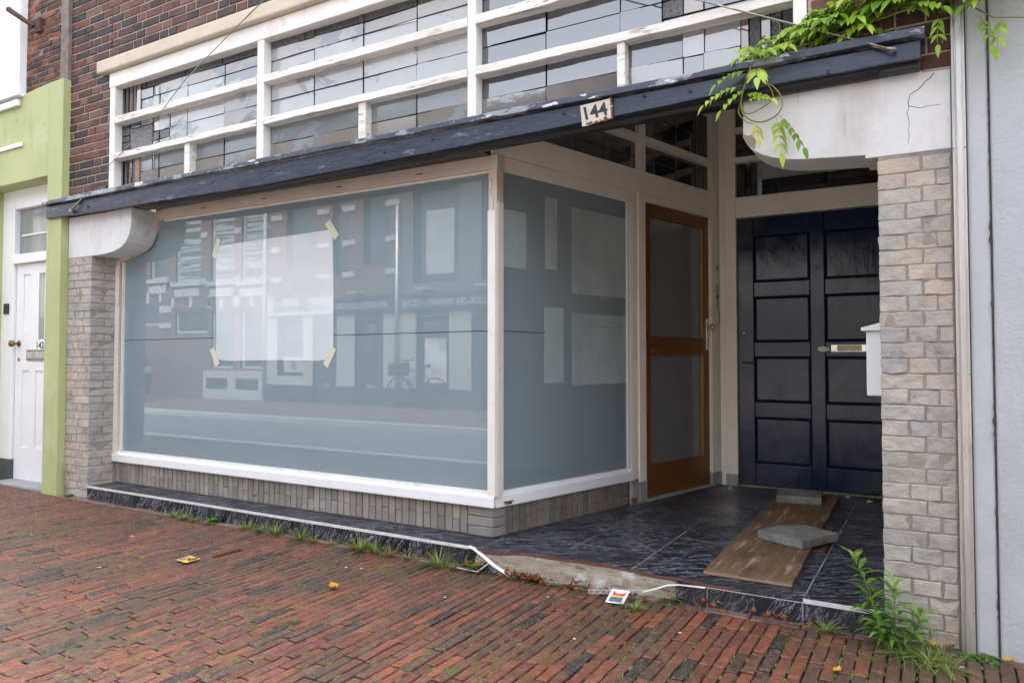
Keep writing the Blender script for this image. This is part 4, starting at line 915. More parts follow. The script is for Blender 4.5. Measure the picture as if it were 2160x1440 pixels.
mb = MB(); yq(mb,[(.70,.30),(.88,.30),(.88,.92),(.70,.92)],.0015); mb.build('brown_print', M['cardb'], yc)
mb = MB(); yq(mb,[(.42,.42),(.58,.42),(.62,.62),(.44,.66)],.0015); mb.build('brown_print', M['cardb'], yc)
mb = MB(); yq(mb,[(.14,.12),(.34,.10),(.34,.50),(.18,.52)],.0015); mb.build('blue_print', M['cardblue'], yc)
# sunken paver hole lining
mb = MB(); mb.slab([(HOLE[0]-.03,HOLE[1]-.2),(HOLE[0]+.03,HOLE[1]-.2),(HOLE[0]+.03,HOLE[1]+.03),(HOLE[0]-.03,HOLE[1]+.03)], PZ-.03, PZ-.021)
tag(mb.build('missing_paver_hole', M['joint']), 'dark hole where a paver is missing behind the yellow snack card', 'hole')

# ---- fallen leaves
def leaf_mesh(name, m, curl, ln=.05, wd=.032):
    mb = MB(); n = 5; vs = []
    for i in range(n+1):
        t = i/n; w_ = wd*math.sin(math.pi*min(1, t*.92+.06))*.5; x = (t-.5)*ln
        c = curl*(t-.5)**2*4
        vs += [(x, -w_, .006+c+rnd.uniform(-.003,.003)+.004), (x, 0, .003+c), (x, w_, .006+c+rnd.uniform(-.003,.003)+.006)]
    mb.smooth = True; mb.add(vs, [(i*3+k, (i+1)*3+k, (i+1)*3+k+1, i*3+k+1) for i in range(n) for k in range(2)]); return mb.mesh(name, [m])
LM = [leaf_mesh('fallen_leaf', M['deadleaf'], c, l, w_) for c, l, w_ in ((.006,.05,.034),(.016,.044,.03),(-.004,.036,.026),(.02,.055,.028))]
LY = leaf_mesh('yellow_leaf', M['yellowleaf'], .008, .06, .042)
def put_leaf(me, x, y, z, s, label, group):
    o = bpy.data.objects.new('fallen_leaf', me); col.objects.link(o); o.location = (x,y,z); o.scale = (s,)*3
    tl = .12 if me == LY else .4; o.rotation_euler = (rnd.uniform(-tl,tl), rnd.uniform(-tl,tl), rnd.uniform(0,6.28)); tag(o, label, 'leaf', group); return o
for k in range(95):
    x = rnd.choice([rnd.uniform(.0,.12), rnd.gauss(.42,.07), rnd.uniform(.3,1.2), rnd.gauss(.40,.06), rnd.uniform(1.2,1.75), rnd.uniform(-.9,-.1)])
    put_leaf(rnd.choice(LM), x, (-.272 if not .2 < x < 1.12 else -.312)-abs(rnd.gauss(0,.03)), PZ+.008+abs(rnd.gauss(0,.010)), rnd.uniform(.55,1.05), 'small curled brown leaf among the litter at the foot of the step', 'brown leaves along the step')
put_leaf(LY, -.353,-.914,PZ+.006,1.3, 'single yellow leaf lying alone on the open brick pavement', None)
put_leaf(LY, 1.907,-.690,PZ+.006,.7, 'small orange yellow leaf on the bricks near the right bottom corner', None)
put_leaf(LM[3], 1.325*UX+.03*VX, 1.325*UY+.03*VY, .012, 1.5, 'crumpled brown leaf against the white post at the end of the side plinth', None)
put_leaf(LM[1], 1.83, 2.44, .012, 1.3, 'brown leaf below the navy door beside the pilaster', None)
put_leaf(LM[0], 1.75, 2.445, .012, 1.0, 'smaller brown leaf below the middle of the navy door', None)
put_leaf(LM[2], 1.02,.62,.008,1.2, 'reddish leaf touching the left edge of the plywood board', None)
put_leaf(LY, 2.21,-.262,PZ+.012,.8, 'yellow leaf at the foot of the right pilaster beside the weed', None)
put_leaf(LM[0], 2.262,-.262,PZ+.012,.8, 'brown leaf at the foot of the right pilaster near the trunking', None)
put_leaf(LY, 2.452,-.292,PZ+.012,.9, 'orange leaf at the foot of the grey stucco wall', None)
put_leaf(LM[3], -1.99,-.02,.05,.6, 'tiny orange leaf stuck on the front plinth', None)
for x, y in ((-2.8,-1.1),(-2.2,-.8),(-.55,-.62),(-.46,-.60),(.2,-.75),(.62,-.5),(1.3,-.62),(.95,-.9),(2.3,-.42),(-1.7,-1.3)):
    mb = MB(); n = 6; r_ = rnd.uniform(.005,.011); mb.add([(r_*math.cos(6.283*k/n)*rnd.uniform(.7,1.2), r_*math.sin(6.283*k/n)*rnd.uniform(.7,1.2), .003) for k in range(n)]+[(0,0,.005)], [(k,(k+1)%n,n) for k in range(n)])
    o = mb.build('litter_scrap', M['trimwhite']); o.location = (x,y,PZ+.004); tag(o, 'tiny pale scrap of litter on the brick pavement', 'litter', 'pale scraps on the pavement')
for a, b, lab in (((.40,-.36,PZ+.006),(.43,-.30,PZ+.006),'short white plastic stick on the bricks below the broken step'),((.0,-.36,PZ+.02),(.12,-.345,PZ+.012),'thin white plastic strip on the ground under the bent trim')):
    mb = MB(); ribbon(mb, [a,b], (0,0,1), .006, .002); tag(mb.build('plastic_scrap', M['trimwhite']), lab, 'litter')
mb = MB(); ribbon(mb, [(.12,-.345,PZ+.012),(.16,-.30,PZ+.05),(.175,-.285,PZ+.06)], (0,-.5,1), .005, .002); tag(mb.build('plastic_scrap', M['trimwhite']), 'thin white strip leaning up against the bent trim', 'litter')
for x, y, lab in ((.80,2.28,'white bottle cap on the dark tiles by the corner of the navy door'),(1.64,2.36,'white bottle cap on the tiles right of the board end'),(1.80,2.25,'white pebble on the tiles near the pilaster inside the entrance')):
    mb = MB(); mb.cyl((0,0,0),(0,0,1),.018,.009,14); o = mb.build('bottle_cap', M['trimwhite'], bev=.002); o.location = (x,y,.001); tag(o, lab, 'litter')

# ================================================================ PLANTS
def blade(mb, p, d, ln, wd, droop, tint, n=5):
    p = Vector(p); d = Vector(d).normalized(); sdv = d.cross(Vector((0,0,1)))
    sdv = sdv.normalized() if sdv.length > .05 else Vector((1,0,0)); vs = []
    for i in range(n+1):
        t = i/n; w_ = wd*(1-t)**.7*.5
        q = p + d*ln*t + Vector((d.x,d.y,0))*ln*droop*t*t - Vector((0,0,1))*ln*droop*t*t*.9
        vs += [q-sdv*w_, q+sdv*w_]
    mb.tint = tint; mb.add(vs, [(2*i,2*i+1,2*i+3,2*i+2) for i in range(n)])
GR = [(.16,.25,.045),(.22,.31,.06),(.11,.19,.035),(.30,.34,.11),(.36,.33,.15)]
def tuft(x, y, z, s, n, label, spread=1.0, group='grass tufts along the shop front', xs=0):
    mb = MB()
    for k in range(n):
        a = rnd.uniform(0,6.28); r_ = abs(rnd.gauss(0,.018))*s
        blade(mb, (r_*math.cos(a)+rnd.uniform(-xs,xs), r_*math.sin(a)*.6, 0), (math.cos(a)*spread*rnd.uniform(.3,1.3), math.sin(a)*spread*rnd.uniform(.3,1.1)-.15, rnd.uniform(.4,1.2)), rnd.uniform(.05,.13)*s, rnd.uniform(.003,.006), rnd.uniform(.1,.6), jit(rnd.choice(GR), .2))
    o = mb.build('grass_tuft', M['grass']); o.location = (x,y,z); return tag(o, label, 'grass', group)
GL = 'small tuft of green grass growing where the dark tiled step meets the bricks'
for x, y, s, n in ((-2.36,-.31,.85,90),(-2.50,-.30,.7,60),(-2.26,-.30,.7,50),(-1.75,-.28,.9,70),(-1.62,-.285,.8,50),(-1.48,-.28,1.25,90),(-1.24,-.29,1.3,90),(-1.12,-.30,.8,50),(-.74,-.30,1.4,90),(-.62,-.295,1.15,70),(-.50,-.31,.8,50),(-.15,-.325,1.25,100),(-.05,-.33,.8,40),(-.98,-.29,.6,30),(-.38,-.30,.7,40)):
    tuft(x, y, PZ, s, n, GL)
tuft(1.03,-.43,PZ,.75,70,'dense little grass tuft in front of the printed card', 1.2)
tuft(1.815,-.285,PZ,.85,80,'grass tuft against the dark riser left of the tall weed', 1.2)
tuft(2.16,-.40,PZ,1.25,170,'wide pale grass clump spreading in front of the tall weed', 1.7, xs=.09)
tuft(2.23,-.46,PZ,.9,70,'pale grass clump at the right of the tall weed', 1.9, xs=.05)
def lance(mb, p, d, up, ln, wd, droop, tint, n=6, fold=.18, power=1.0):
    """pointed leaf blade with midrib fold"""
    p = Vector(p); d = Vector(d).normalized(); s_ = d.cross(Vector(up)).normalized(); u_ = s_.cross(d).normalized(); vs = []
    for i in range(n+1):
        t = i/n; w_ = wd*.5*(math.sin(math.pi*t**.75)**power) if 0 < i < n else 0
        q = p + d*ln*t - Vector((0,0,1))*droop*ln*t*t
        vs += [q-s_*w_+u_*w_*fold*2, q, q+s_*w_+u_*w_*fold*2]
    mb.tint = tint; o_ = mb.smooth; mb.smooth = True
    mb.add(vs, [(i*3+k,i*3+k+1,(i+1)*3+k+1,(i+1)*3+k) for i in range(n) for k in range(2)]); mb.smooth = o_
WG = [(.14,.28,.05),(.18,.34,.065),(.11,.24,.045),(.23,.40,.08)]
weed = thing('tall_weed', 'tall green weed with long lance leaves at the foot of the right pilaster', 'weed', (2.06,-.31,PZ))
st, lf = MB(), MB()
def shoot(base, tip, lean, nl, l0, l1):
    base, tip = Vector(base), Vector(tip); pts = [base.lerp(tip, t/8)+Vector(lean)*math.sin(math.pi*t/8) for t in range(9)]; st.tube(pts, .0042, 7, .0016)
    for k in range(nl):
        t = .12+.88*k/(nl-1); i = min(7, int(t*8)); q = pts[i].lerp(pts[i+1], t*8-i); a = k*2.4+rnd.uniform(-.3,.3)
        up_ = .45+1.0*max(0,t-.7)*2.5
        lance(lf, q, (math.cos(a), math.sin(a), up_), (0,0,1), (l0+(l1-l0)*t)*rnd.uniform(.8,1.15), rnd.uniform(.021,.029)*(1-.25*t), .55*(1-.5*t), jit((.26,.40,.07) if t > .9 else rnd.choice(WG), .15))
shoot((2.03,-.29,PZ),(1.930,-.33,.242),(.015,0,.0),40,.125,.085)
shoot((2.075,-.31,PZ),(2.078,-.36,.160),(0,-.01,0),28,.135,.095)
shoot((2.10,-.31,PZ),(2.165,-.37,.055),(.01,-.02,0),24,.13,.09)
shoot((2.04,-.31,PZ),(2.02,-.40,.02),(0,-.02,0),16,.115,.08)
shoot((2.06,-.30,PZ),(1.99,-.35,.09),(0,-.02,0),18,.12,.085)
st.build('stem', M['stem'], weed); lf.build('foliage', M['leaf'], weed)
def rosette(x, y, z, n, ln, wd, label, tint, upr=.5):
    r_ = thing('small_weed', label, 'weed', (x,y,z)); mb = MB()
    for k in range(n):
        a = k*2.4+rnd.uniform(-.3,.3); lance(mb, (x+rnd.uniform(-.01,.01),y+rnd.uniform(-.01,.01),z+.002), (math.cos(a),math.sin(a)*.8,rnd.uniform(.2,1)*upr), (0,0,1), ln*rnd.uniform(.6,1.1), wd*rnd.uniform(.7,1.1), .35, jit(tint, .25))
    mb.build('foliage', M['leaf'], r_); return r_
rosette(-2.10,-.285,PZ,26,.075,.03,'bushy bright green weed at the step left of centre',(.11,.30,.05),1.4)
rosette(.065,-.315,PZ,14,.09,.028,'upright broad leaved weed beside the bent white trim',(.15,.30,.06),1.6)
rosette(.43,-.30,PZ,14,.07,.034,'low green weed among brown leaves at the left of the broken step',(.14,.25,.05),.6)
rosette(.66,-.29,PZ,22,.06,.036,'low round leaved weed at the middle of the broken step',(.17,.27,.07),.6)
rosette(.56,-.32,PZ,10,.05,.024,'tiny pale weed on the bricks at the middle of the broken step',(.22,.30,.09),.6)
rosette(1.13,-.245,PZ,9,.10,.018,'thin grassy weed at the left end of the right riser',(.14,.26,.06),1.0)
rosette(2.385,-.275,PZ,34,.06,.022,'low feathery weed at the foot of the smooth grey render',(.13,.22,.05),.4)
rosette(2.33,-.285,PZ,22,.055,.02,'low feathery weed at the foot of the metal trunking',(.13,.22,.05),.4)
rosette(-3.93,-.262,PZ,12,.06,.032,'small bright weed at the foot of the left pilaster',(.15,.30,.05),.8)
mb = MB(); mb.tube([(-4.03,-.245,.16),(-4.0,-.25,.09),(-4.02,-.25,.03),(-3.96,-.255,-.04),(-3.93,-.26,PZ)], .004, 6, .003)
tag(mb.build('dry_vine', M['drystem']), 'thin dry vine stem climbing the foot of the left pilaster', 'vine')

# ---- moss and seedlings in the paving joints: nobody could count them
mb = MB()
for k in range(5200):
    x = rnd.uniform(-5.5,3.0); y = -.30-rnd.random()**1.2*2.1
    if mn.noise(Vector((x*1.6,y*1.6,5))) < rnd.uniform(-.25,.35): continue
    x = -8.6+round((x+8.6)/pitch)*pitch + mn.noise(Vector((x*.7, y*1.3, 1)))*.012
    for q in range(rnd.randint(2,6)):
        a = rnd.uniform(0,6.28); blade(mb, (x+rnd.uniform(-.004,.004), y+rnd.uniform(-.035,.035), PZ-.010), (math.cos(a)*.8,math.sin(a)*.8,rnd.uniform(.3,.9)), rnd.uniform(.010,.030), rnd.uniform(.004,.009), .4, jit(rnd.choice([(.14,.22,.03),(.20,.26,.04),(.10,.16,.03),(.24,.25,.07)]), .2), 2)
for k in range(5200):
    x = rnd.uniform(-5.0,3.0); y = -.30-rnd.random()*2.1
    if mn.noise(Vector((x*1.2,y*1.2,8))) < rnd.uniform(-.3,.3): continue
    x = -8.6+round((x+8.6)/pitch)*pitch + mn.noise(Vector((x*.7, y*1.3, 1)))*.012-.001; a_, b_ = rnd.uniform(.003,.006), rnd.uniform(.010,.035); z = pz(x,y)-.001
    mb.tint = jit(rnd.choice([(.12,.18,.025),(.17,.23,.035),(.09,.13,.025),(.20,.23,.05)]), .25)
    mb.add([(x+a_*math.cos(t)*rnd.uniform(.7,1.2), y+b_*math.sin(t)*rnd.uniform(.8,1.1), z-.004) for t in (0,.8,1.57,2.4,3.14,3.9,4.7,5.5)]+[(x,y,z+.0025)], [(q,(q+1)%8,8) for q in range(8)])
o = mb.build('joint_moss', M['grass']); o['kind'] = 'stuff'; o['label'] = 'moss and tiny seedlings growing in the brick joints'; o['category'] = 'moss'

# ---- wisteria along the canopy
vine = thing('wisteria_vine', 'bright green wisteria trailing over the right end of the navy canopy', 'vine', (2.1,-.3,2.35))
sv, lv, yv = MB(), MB(), MB()
VG = [(.33,.50,.055),(.40,.56,.07),(.25,.42,.05),(.47,.60,.10),(.18,.33,.045)]
def compound(p, d, n, ll, mbq=None, tints=VG, hang=.5, rl=None):
    """pinnate leaf: n leaflet pairs along a drooping rachis"""
    mbq = mbq or lv; p = Vector(p); d = Vector(d).normalized(); rl = rl or n*.030
    pts = [p + d*rl*t/6 - Vector((0,0,1))*hang*rl*(t/6)**2 for t in range(7)]; sv.tube(pts, .0013, 5, .0007)
    base = rnd.choice(tints)
    for k in range(n):
        t = .25+.75*k/n; i = min(5,int(t*6)); q = pts[i].lerp(pts[i+1], t*6-i); ax = (pts[i+1]-pts[i]).normalized()
        s_ = ax.cross(Vector((0,0,1)));  s_ = s_.normalized() if s_.length > .1 else Vector((1,0,0))
        for sg in (-1,1):
            lance(mbq, q, s_*sg+ax*.75+Vector((0,0,rnd.uniform(-.75,-.15))), (s_.y*.2,-.55,.8), ll*rnd.uniform(.75,1.1)*(1-.2*abs(t-.5)), ll*.46, rnd.uniform(.15,.5), jit(base, .16), 6, .14)
    lance(mbq, pts[-1], ax+Vector((0,0,-.3)), (0,-.55,.8), ll, ll*.44, .35, jit(base, .15), 6, .14)
def stem(pts, r=.0035, r1=.002): sv.tube(pts, r, 7, r1)
main = [(1.50,-.27,2.385),(1.72,-.265,2.395),(1.95,-.275,2.425),(2.2,-.31,2.45),(2.45,-.34,2.44),(2.75,-.34,2.46)]
stem(main, .005, .003); stem([(1.85,-.27,2.38),(2.1,-.28,2.47),(2.4,-.30,2.50),(2.7,-.3,2.52)], .004)
stem([(2.36,-.30,2.42),(2.44,-.33,2.335),(2.54,-.345,2.305),(2.66,-.35,2.315)], .003)
def along(P, t):
    f_ = t*(len(P)-1); i = min(int(f_), len(P)-2); return Vector(P[i]).lerp(Vector(P[i+1]), f_-i)
for k in range(150):
    t = rnd.uniform(.20,1.0)
    q = along(main, t)+Vector((0,rnd.uniform(-.03,.05),rnd.uniform(-.02,.07+.08*t)))
    compound(q, (rnd.uniform(-1,.8),rnd.uniform(-.55,.2),rnd.uniform(.0,.8)), rnd.randint(3,5), rnd.uniform(.042,.064))
for k in range(22):
    q = along(main, rnd.uniform(.02,.25))+Vector((0,0,rnd.uniform(-.01,.025))); compound(q, (rnd.uniform(-1,.4),rnd.uniform(-.6,0),rnd.uniform(.0,.9)), 3, .042)
for x, z in ((2.26,2.385),(2.40,2.345),(2.47,2.33),(2.60,2.36),(2.65,2.38)):
    compound((x,-.33,z), (rnd.uniform(-.4,.2),-.3,-.4), 3, .044, hang=.7)
# hanging tendril with its loop
tend = [(1.555,-.335,2.36),(1.545,-.352,2.30),(1.515,-.362,2.20),(1.512,-.365,2.135),(1.535,-.368,2.09),(1.59,-.368,2.062),(1.65,-.368,2.075),(1.682,-.366,2.115),(1.675,-.364,2.165),(1.645,-.36,2.21),(1.615,-.355,2.235)]
def smooth(P, m_=5):
    out = []
    for i in range(len(P)-1):
        p0, p1, p2, p3 = [Vector(P[max(0,min(len(P)-1,i+j))]) for j in (-1,0,1,2)]
        for k in range(m_):
            t = k/m_; out.append(.5*((2*p1)+(p2-p0)*t+(2*p0-5*p1+4*p2-p3)*t*t+(3*p1-p0-3*p2+p3)*t**3))
    return out+[Vector(P[-1])]
stem(smooth(tend), .0042, .0028)
stem(smooth([(1.512,-.362,2.16),(1.525,-.372,2.115),(1.555,-.374,2.105),(1.60,-.374,2.12),(1.643,-.37,2.15),(1.640,-.365,2.19),(1.615,-.358,2.235)]), .003, .002)
stem(smooth([(1.51,-.36,2.17),(1.50,-.37,2.12),(1.53,-.37,2.075),(1.56,-.37,2.06)]), .003, .002)
for p, d, n, l in (((1.57,-.345,2.335),(-.1,-.5,.5),5,.055),((1.56,-.345,2.35),(.5,-.4,.4),4,.055),((1.60,-.34,2.36),(.7,-.3,.5),5,.052),((1.55,-.35,2.30),(-.9,-.4,.15),5,.048),((1.575,-.35,2.30),(.15,-.7,-.1),4,.06),
                   ((1.53,-.36,2.235),(-.95,-.3,.10),6,.042),((1.535,-.36,2.225),(-.9,-.5,-.35),4,.045),((1.53,-.365,2.19),(.8,-.3,.25),3,.045),((1.525,-.365,2.16),(.85,-.4,.35),5,.042),((1.66,-.366,2.085),(.6,-.2,-.5),5,.050),((1.655,-.366,2.08),(.25,-.3,-.95),4,.055)):
    compound(p, d, n, l, hang=.5)
compound((1.572,-.37,2.06),(.25,-.3,-.7),2,.042, yv, [(.62,.62,.06)], .5, .05)
lance(yv, (1.598,-.40,2.285), (.25,-.3,-1), (1,-.6,0), .075, .045, .1, (.62,.36,.07), 6, .2)
for pts in ([(2.33,-.25,2.36),(2.335,-.26,2.30),(2.325,-.262,2.27),(2.335,-.258,2.235),(2.32,-.24,2.205)],[(2.28,-.27,2.36),(2.275,-.275,2.29)],[(2.26,-.27,2.36),(2.255,-.275,2.30)]): stem(smooth(pts), .0022, .0015)
stem(smooth([(1.73,-.24,2.44),(1.70,-.26,2.50),(1.69,-.27,2.44)]), .0012, .0008); stem(smooth([(1.66,-.24,2.50),(1.70,-.25,2.47),(1.73,-.26,2.40)]), .0012, .0008); stem(smooth([(1.62,-.25,2.55),(1.655,-.255,2.52),(1.645,-.25,2.44)]), .0012, .0008)
sv.build('stem', M['stem'], vine); lv.build('foliage', M['leaf'], vine); yv.build('yellow_foliage', M['leaf'], vine)

# ================================================================ THE OTHER SIDE OF THE STREET (seen mirrored in the window)
OY = -9.5
def facade(name, label, x0, x1, h, m, holes, gable=0):
    t = thing(name, label, 'house', ((x0+x1)/2, OY, PZ)); mb = MB()
    xc = sorted({x0,x1,*[v for q in holes for v in q[:2]]}); zc = sorted({PZ-.03,h,*[v for q in holes for v in q[2:4]]})
    for a, b in zip(xc[:-1], xc[1:]):
        for c, d in zip(zc[:-1], zc[1:]):
            if not any(q[0] <= (a+b)/2 <= q[1] and q[2] <= (c+d)/2 <= q[3] for q in holes):
                mb.quad((a,OY,c),(b,OY,c),(b,OY,d),(a,OY,d))
    mb.box(x0,x1,OY-6,OY-.3,PZ-.03,h); mb.build('wall', M[m], t)
    mb = MB(); zr = h+1.9+gable
    mb.add([(x0,OY+.12,h),(x1,OY+.12,h),(x1,OY-3,zr),(x0,OY-3,zr),(x0,OY-6,h),(x1,OY-6,h)], [(0,1,2,3),(3,2,5,4),(0,3,4),(1,5,2)]); mb.build('roof', M['rooftile'], t)
    return t
def owin(t, a, b, c, d, gm='oppglass', fm='oppband', frame=.06):
    mb = MB(); mb.box(a,b,OY-.14,OY-.06,c,c+frame); mb.box(a,b,OY-.14,OY-.06,d-frame,d); mb.box(a,a+frame,OY-.14,OY-.06,c+frame,d-frame); mb.box(b-frame,b,OY-.14,OY-.06,c+frame,d-frame)
    w_ = mb.build('window', M[fm], t)
    mb = MB(); mb.quad((a+frame,OY-.12,c+frame),(b-frame,OY-.12,c+frame),(b-frame,OY-.12,d-frame),(a+frame,OY-.12,d-frame)); mb.build('glass_pane', M[gm], w_); return w_
H1 = [(-17.85,-17.05,3.3,4.6),(-16.65,-15.55,3.15,5.2),(-15.1,-14.15,3.10,5.2),(-13.85,-12.95,3.05,5.2),(-18.4,-17.4,1.95,2.55),(-16.65,-15.2,1.70,2.36),(-15.05,-14.15,.72,2.3),(-13.85,-12.95,.72,2.3)]
bh = facade('brick_house', 'red brick house with white stone bands across the street, mirrored in the display window', -21,-12.85,6.4,'oppbrick',H1, .4)
for i, q in enumerate(H1): owin(bh, *q, gm='oppblind' if i in (1,2,3) else 'oppglass')
mb = MB()
for q in H1[:4]:
    mb.box(q[0]-.12,q[1]+.12,OY+.0,OY+.08,q[2]-.12,q[2]); mb.box(q[0],q[1],OY+.0,OY+.05,q[2]-.42,q[2]-.2)
for x in (-17.0,-15.4,-14.0,-12.9,-16.9): mb.box(x-.13,x+.13,OY,OY+.03,4.35,4.5); mb.box(x-.13,x+.13,OY,OY+.03,3.05,3.2)
for q in H1[4:]:
    for x in (q[0]-.08,(q[0]+q[1])/2,q[1]+.08): mb.box(x-.06,x+.06,OY,OY+.035,q[3]+.06,q[3]+.36)
mb.box(-17.35,-16.8,OY,OY+.03,2.3,2.5); mb.box(-17.35,-16.8,OY,OY+.03,1.85,2.0)
mb.build_each('stone_band', M['oppband'], bh)
mb = MB(); mb.box(-15.2,-12.85,OY,OY+.14,PZ,.66); mb.build('basement_plinth', M['oppplaster'], bh)
mb = MB(); mb.box(-15.05,-14.2,OY+.141,OY+.15,.18,.46); mb.box(-13.85,-13.0,OY+.141,OY+.15,.18,.46); mb.build_each('basement_window', M['oppglass'], bh)
mb = MB(); mb.cyl((-12.85,OY+.08,PZ),(0,0,1),.05,6.3,10); mb.build('drainpipe', M['oppband'], bh)

H2 = [(-12.15,-11.15,3.2,5.4),(-10.55,-10.05,3.0,5.4),(-9.55,-8.75,3.2,5.4),(-12.43,-11.5,.55,2.02),(-11.17,-10.36,PZ,2.0),(-9.79,-8.9,PZ,1.95),(-7.95,-7.03,.28,1.93),(-6.45,-5.5,.28,1.93),(-8.05,-6.8,2.7,4.9),(-6.2,-5.0,2.7,4.9)]
th = facade('training_shop', 'shop across the street with a navy sign band and white lettering, mirrored', -12.85,-3.6,6.0,'oppbrick',H2,-.8)
for i in (0,1,2): owin(th, *H2[i], fm='oppdark', frame=.07)
for i in (8,9):
    owin(th, *H2[i], fm='oppdark', frame=.10)
    a, b = H2[i][:2]; mb = MB(); mb.quad((a+.28,OY-.115,2.9),(b-.20,OY-.115,2.9),(b-.20,OY-.115,4.35),(a+.28,OY-.115,4.35)); mb.build('roller_blind', M['oppband'], th)
mb = MB()
for a, b, c, d in ((-8.4,-8.05,2.46,6.0),(-6.8,-6.2,2.46,6.0),(-5.0,-3.6,2.46,6.0),(-8.05,-6.8,4.9,6.0),(-6.2,-5.0,4.9,6.0),(-8.05,-6.8,2.46,2.7),(-6.2,-5.0,2.46,2.7)): mb.box(a,b,OY,OY+.012,c,d)
mb.build_each('grey_brickwork', M['oppbrick2'], th)
mb = MB()
for a, b in ((-12.85,-12.43),(-11.5,-11.17),(-10.36,-9.79),(-8.9,-7.95),(-7.03,-6.45),(-5.5,-3.6)): mb.box(a,b,OY,OY+.03,.32,2.08)
mb.box(-12.43,-11.5,OY,OY+.03,.32,.55)
mb.build_each('plaster_front', M['oppplaster'], th)
mb = MB()
for a, b in ((-12.85,-11.17),(-10.36,-9.79),(-8.9,-3.6)): mb.box(a,b,OY,OY+.04,PZ,.319)
mb.build_each('plinth', M['oppdark'], th)
owin(th, *H2[3], fm='oppdark', frame=.09); owin(th, *H2[6], fm='oppdark', frame=.08); owin(th, *H2[7], fm='oppdark', frame=.08)
for q in (H2[4], H2[5]):
    mb = MB(); mb.box(q[0],q[1],OY-.16,OY-.06,PZ,q[3]); dr = mb.build('door', M['oppdark'], th)
    mb = MB(); mb.box(q[0]+.3,q[1]-.3,OY-.059,OY-.05,.3,.36); mb.build('letter_slot', M['alu'], dr)
mb = MB(); add_text(mb, '109', .16, lambda x, y: (-9.22-x, OY-.055, 1.68+y)); mb.build('house_number', M['oppband'], th)
mb = MB(); mb.box(-12.36,-11.6,OY-.118,OY-.112,.60,1.02); mb.build('window_card', M['oppband'], th)
mb = MB(); add_text(mb, 'iB', .30, lambda x, y: (-11.86-x, OY-.110, .72+y)); mb.build('card_lettering', M['oppblue'], th)
mb = MB(); mb.box(-7.80,-7.2,OY-.116,OY-.11,.45,1.45); mb.build('window_poster', mat('pale_poster', (.55,.47,.44), (.72,.72,.73), 2.6, rough=.5, lo=.45, hi=.55), th)
for a in (-7.8,-6.3): mb = MB(); mb.box(a,a+.6,OY-.116,OY-.11,1.78,1.81); mb.build('window_strip', M['oppband'], th)
mb = MB(); mb.box(-10.42,-3.6,OY,OY+.10,2.082,2.45); sg_ = mb.build('sign_band', M['oppblue'], th)
mb = MB(); mb.box(-12.72,-10.422,OY,OY+.10,2.082,2.50); mb.build('sign_panel', M['oppband'], th)
for s, x0, wd, m in (('BEROEPSOPLEIDINGEN',-8.72,1.58,'oppband'),('ZORGENDE- EN THERAPEUTISCHE',-5.45,2.85,'oppband'),('WWW.IVSOPLEIDINGEN.NL',-10.58,1.95,'oppblue')):
    mb = MB(); add_text(mb, s, .205, lambda x, y, x0=x0: (x0-x, OY+.104, 2.175+y), wd, .004); mb.build('lettering', M[m], th)
mb = MB()
for x in (-12.3,-11.4,-9.6,-7.6,-6.0): mb.box(x-.14,x+.14,OY+.0,OY+.35,2.52,2.56)
mb.build_each('sign_lamp', M['oppband'], th)
mb = MB()
for x in (-12.5,-10.85,-10.0,-8.65):
    for z in (4.55,3.72,2.95): mb.box(x-.2,x+.2,OY,OY+.03,z,z+.13)
mb.build_each('stone_band', M['oppband'], th)
mb = MB(); mb.cyl((-8.45,OY+.09,PZ),(0,0,1),.05,4.6,10); mb.build('drainpipe', M['alu'], th)
for x0, x1, h, m, g in ((-34,-27.5,7.2,'oppbrick2',.6),(-27.5,-21,5.8,'oppplaster',0),(-3.6,2.2,5.0,'oppplaster',-1.1),(2.2,8.5,5.6,'oppbrick',-.6),(8.5,16,6.2,'oppbrick2',.5)):
    hs_ = [(x0+1+k*2.2,x0+2.2+k*2.2,zz,zz+1.5) for k in range(2) for zz in (.8,3.6)]
    t = facade('row_house', {-34:'grey brick row house far down the opposite side, left end',-27.5:'pale plastered row house beside the red brick house across the street',-3.6:'pale plastered row house beside the training shop across the street',2.2:'red brick row house second from the right across the street',8.5:'grey brick row house at the right end across the street'}[x0], x0, x1, h, m, hs_, g)
    for q in hs_: owin(t, *q)
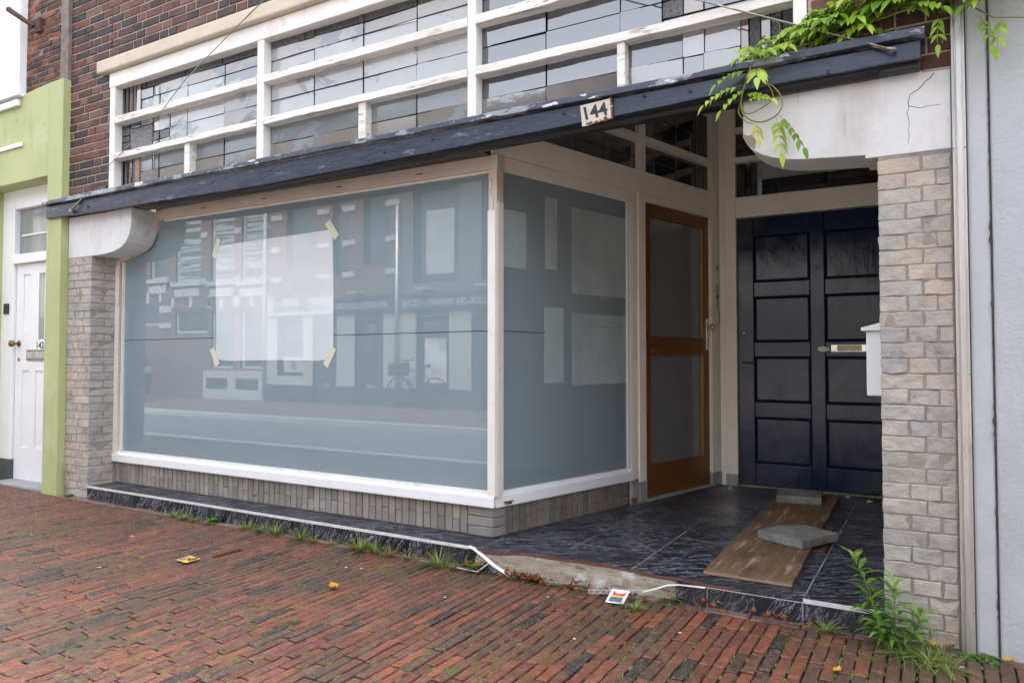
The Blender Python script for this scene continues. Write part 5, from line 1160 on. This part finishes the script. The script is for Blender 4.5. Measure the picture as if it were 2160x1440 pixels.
# dark van parked across the street
van = thing('parked_van', 'dark van parked across the street, mirrored at the left of the window', 'van', (-17.6,-6.9,-.2))
mb = MB(); mb.prism([(-20.3,.05),(-15.25,.05),(-15.2,.75),(-15.35,1.0),(-16.2,1.15),(-16.9,1.82),(-17.4,1.92),(-20.2,1.92),(-20.32,1.6)], -7.9,-6.2); mb.build('body', M['vanpaint'], van, bev=.08, seg=3)
mb = MB(); mb.prism([(-17.9,1.2),(-16.45,1.2),(-16.98,1.7),(-17.9,1.75)], -6.198,-6.19); mb.build('side_window', M['oppglass'], van)
for x in (-19.4,-16.1):
    mb = MB(); mb.cyl((x,-6.4,.13),(0,1,0),.33,.22,24); wh = mb.build('wheel', M['rubber'], van)
    mb = MB(); mb.cyl((x,-6.185,.13),(0,1,0),.20,.012,20); mb.build('rim', M['alu'], wh)
mb = MB(); mb.box(-15.26,-15.18,-6.5,-6.23,.62,.80); mb.build('headlight', M['chrome'], van, bev=.02)
mb = MB(); mb.box(-15.26,-15.18,-7.85,-7.6,.62,.80); mb.build('headlight', M['chrome'], van, bev=.02)
bike = thing('bicycle', 'dark bicycle with front carrier parked against the shop across the street', 'bicycle', (-7.6,-9.0,PZ))
by = -9.0
for x in (-8.05,-7.05):
    mb = MB(); mb.tube([(x+.34*math.cos(t*.2618),by,PZ+.34+.34*math.sin(t*.2618)) for t in range(25)], .018, 8); wh = mb.build('wheel', M['rubber'], bike)
    mb = MB()
    for k in range(10): mb.tube([(x,by,PZ+.34),(x+.33*math.cos(k*.628),by,PZ+.34+.33*math.sin(k*.628))], .0025, 4)
    mb.build('spoke', M['steel'], wh)
mb = MB()
for a, b in (((-8.05,.24),(-7.85,.80)),((-7.85,.75),(-7.35,.70)),((-7.83,.55),(-7.5,.20)),((-7.5,.20),(-7.33,.78)),((-7.05,.24),(-7.5,.20)),((-7.05,.24),(-7.36,.70)),((-7.85,.80),(-7.84,.95))): mb.tube([(a[0],by,a[1]),(b[0],by,b[1])], .016, 8)
mb.tube([(-7.84,by-.28,.97),(-7.84,by,.95),(-7.84,by+.28,.97)], .014, 8); mb.build('frame', M['blackplastic'], bike)
mb = MB(); mb.box(-7.45,-7.2,by-.08,by+.08,.80,.87); mb.build('saddle', M['blackplastic'], bike, bev=.03)
mb = MB(); mb.box(-8.2,-7.9,by-.2,by+.2,.62,.90); mb.build('carrier_crate', M['oppdark'], bike, bev=.02)
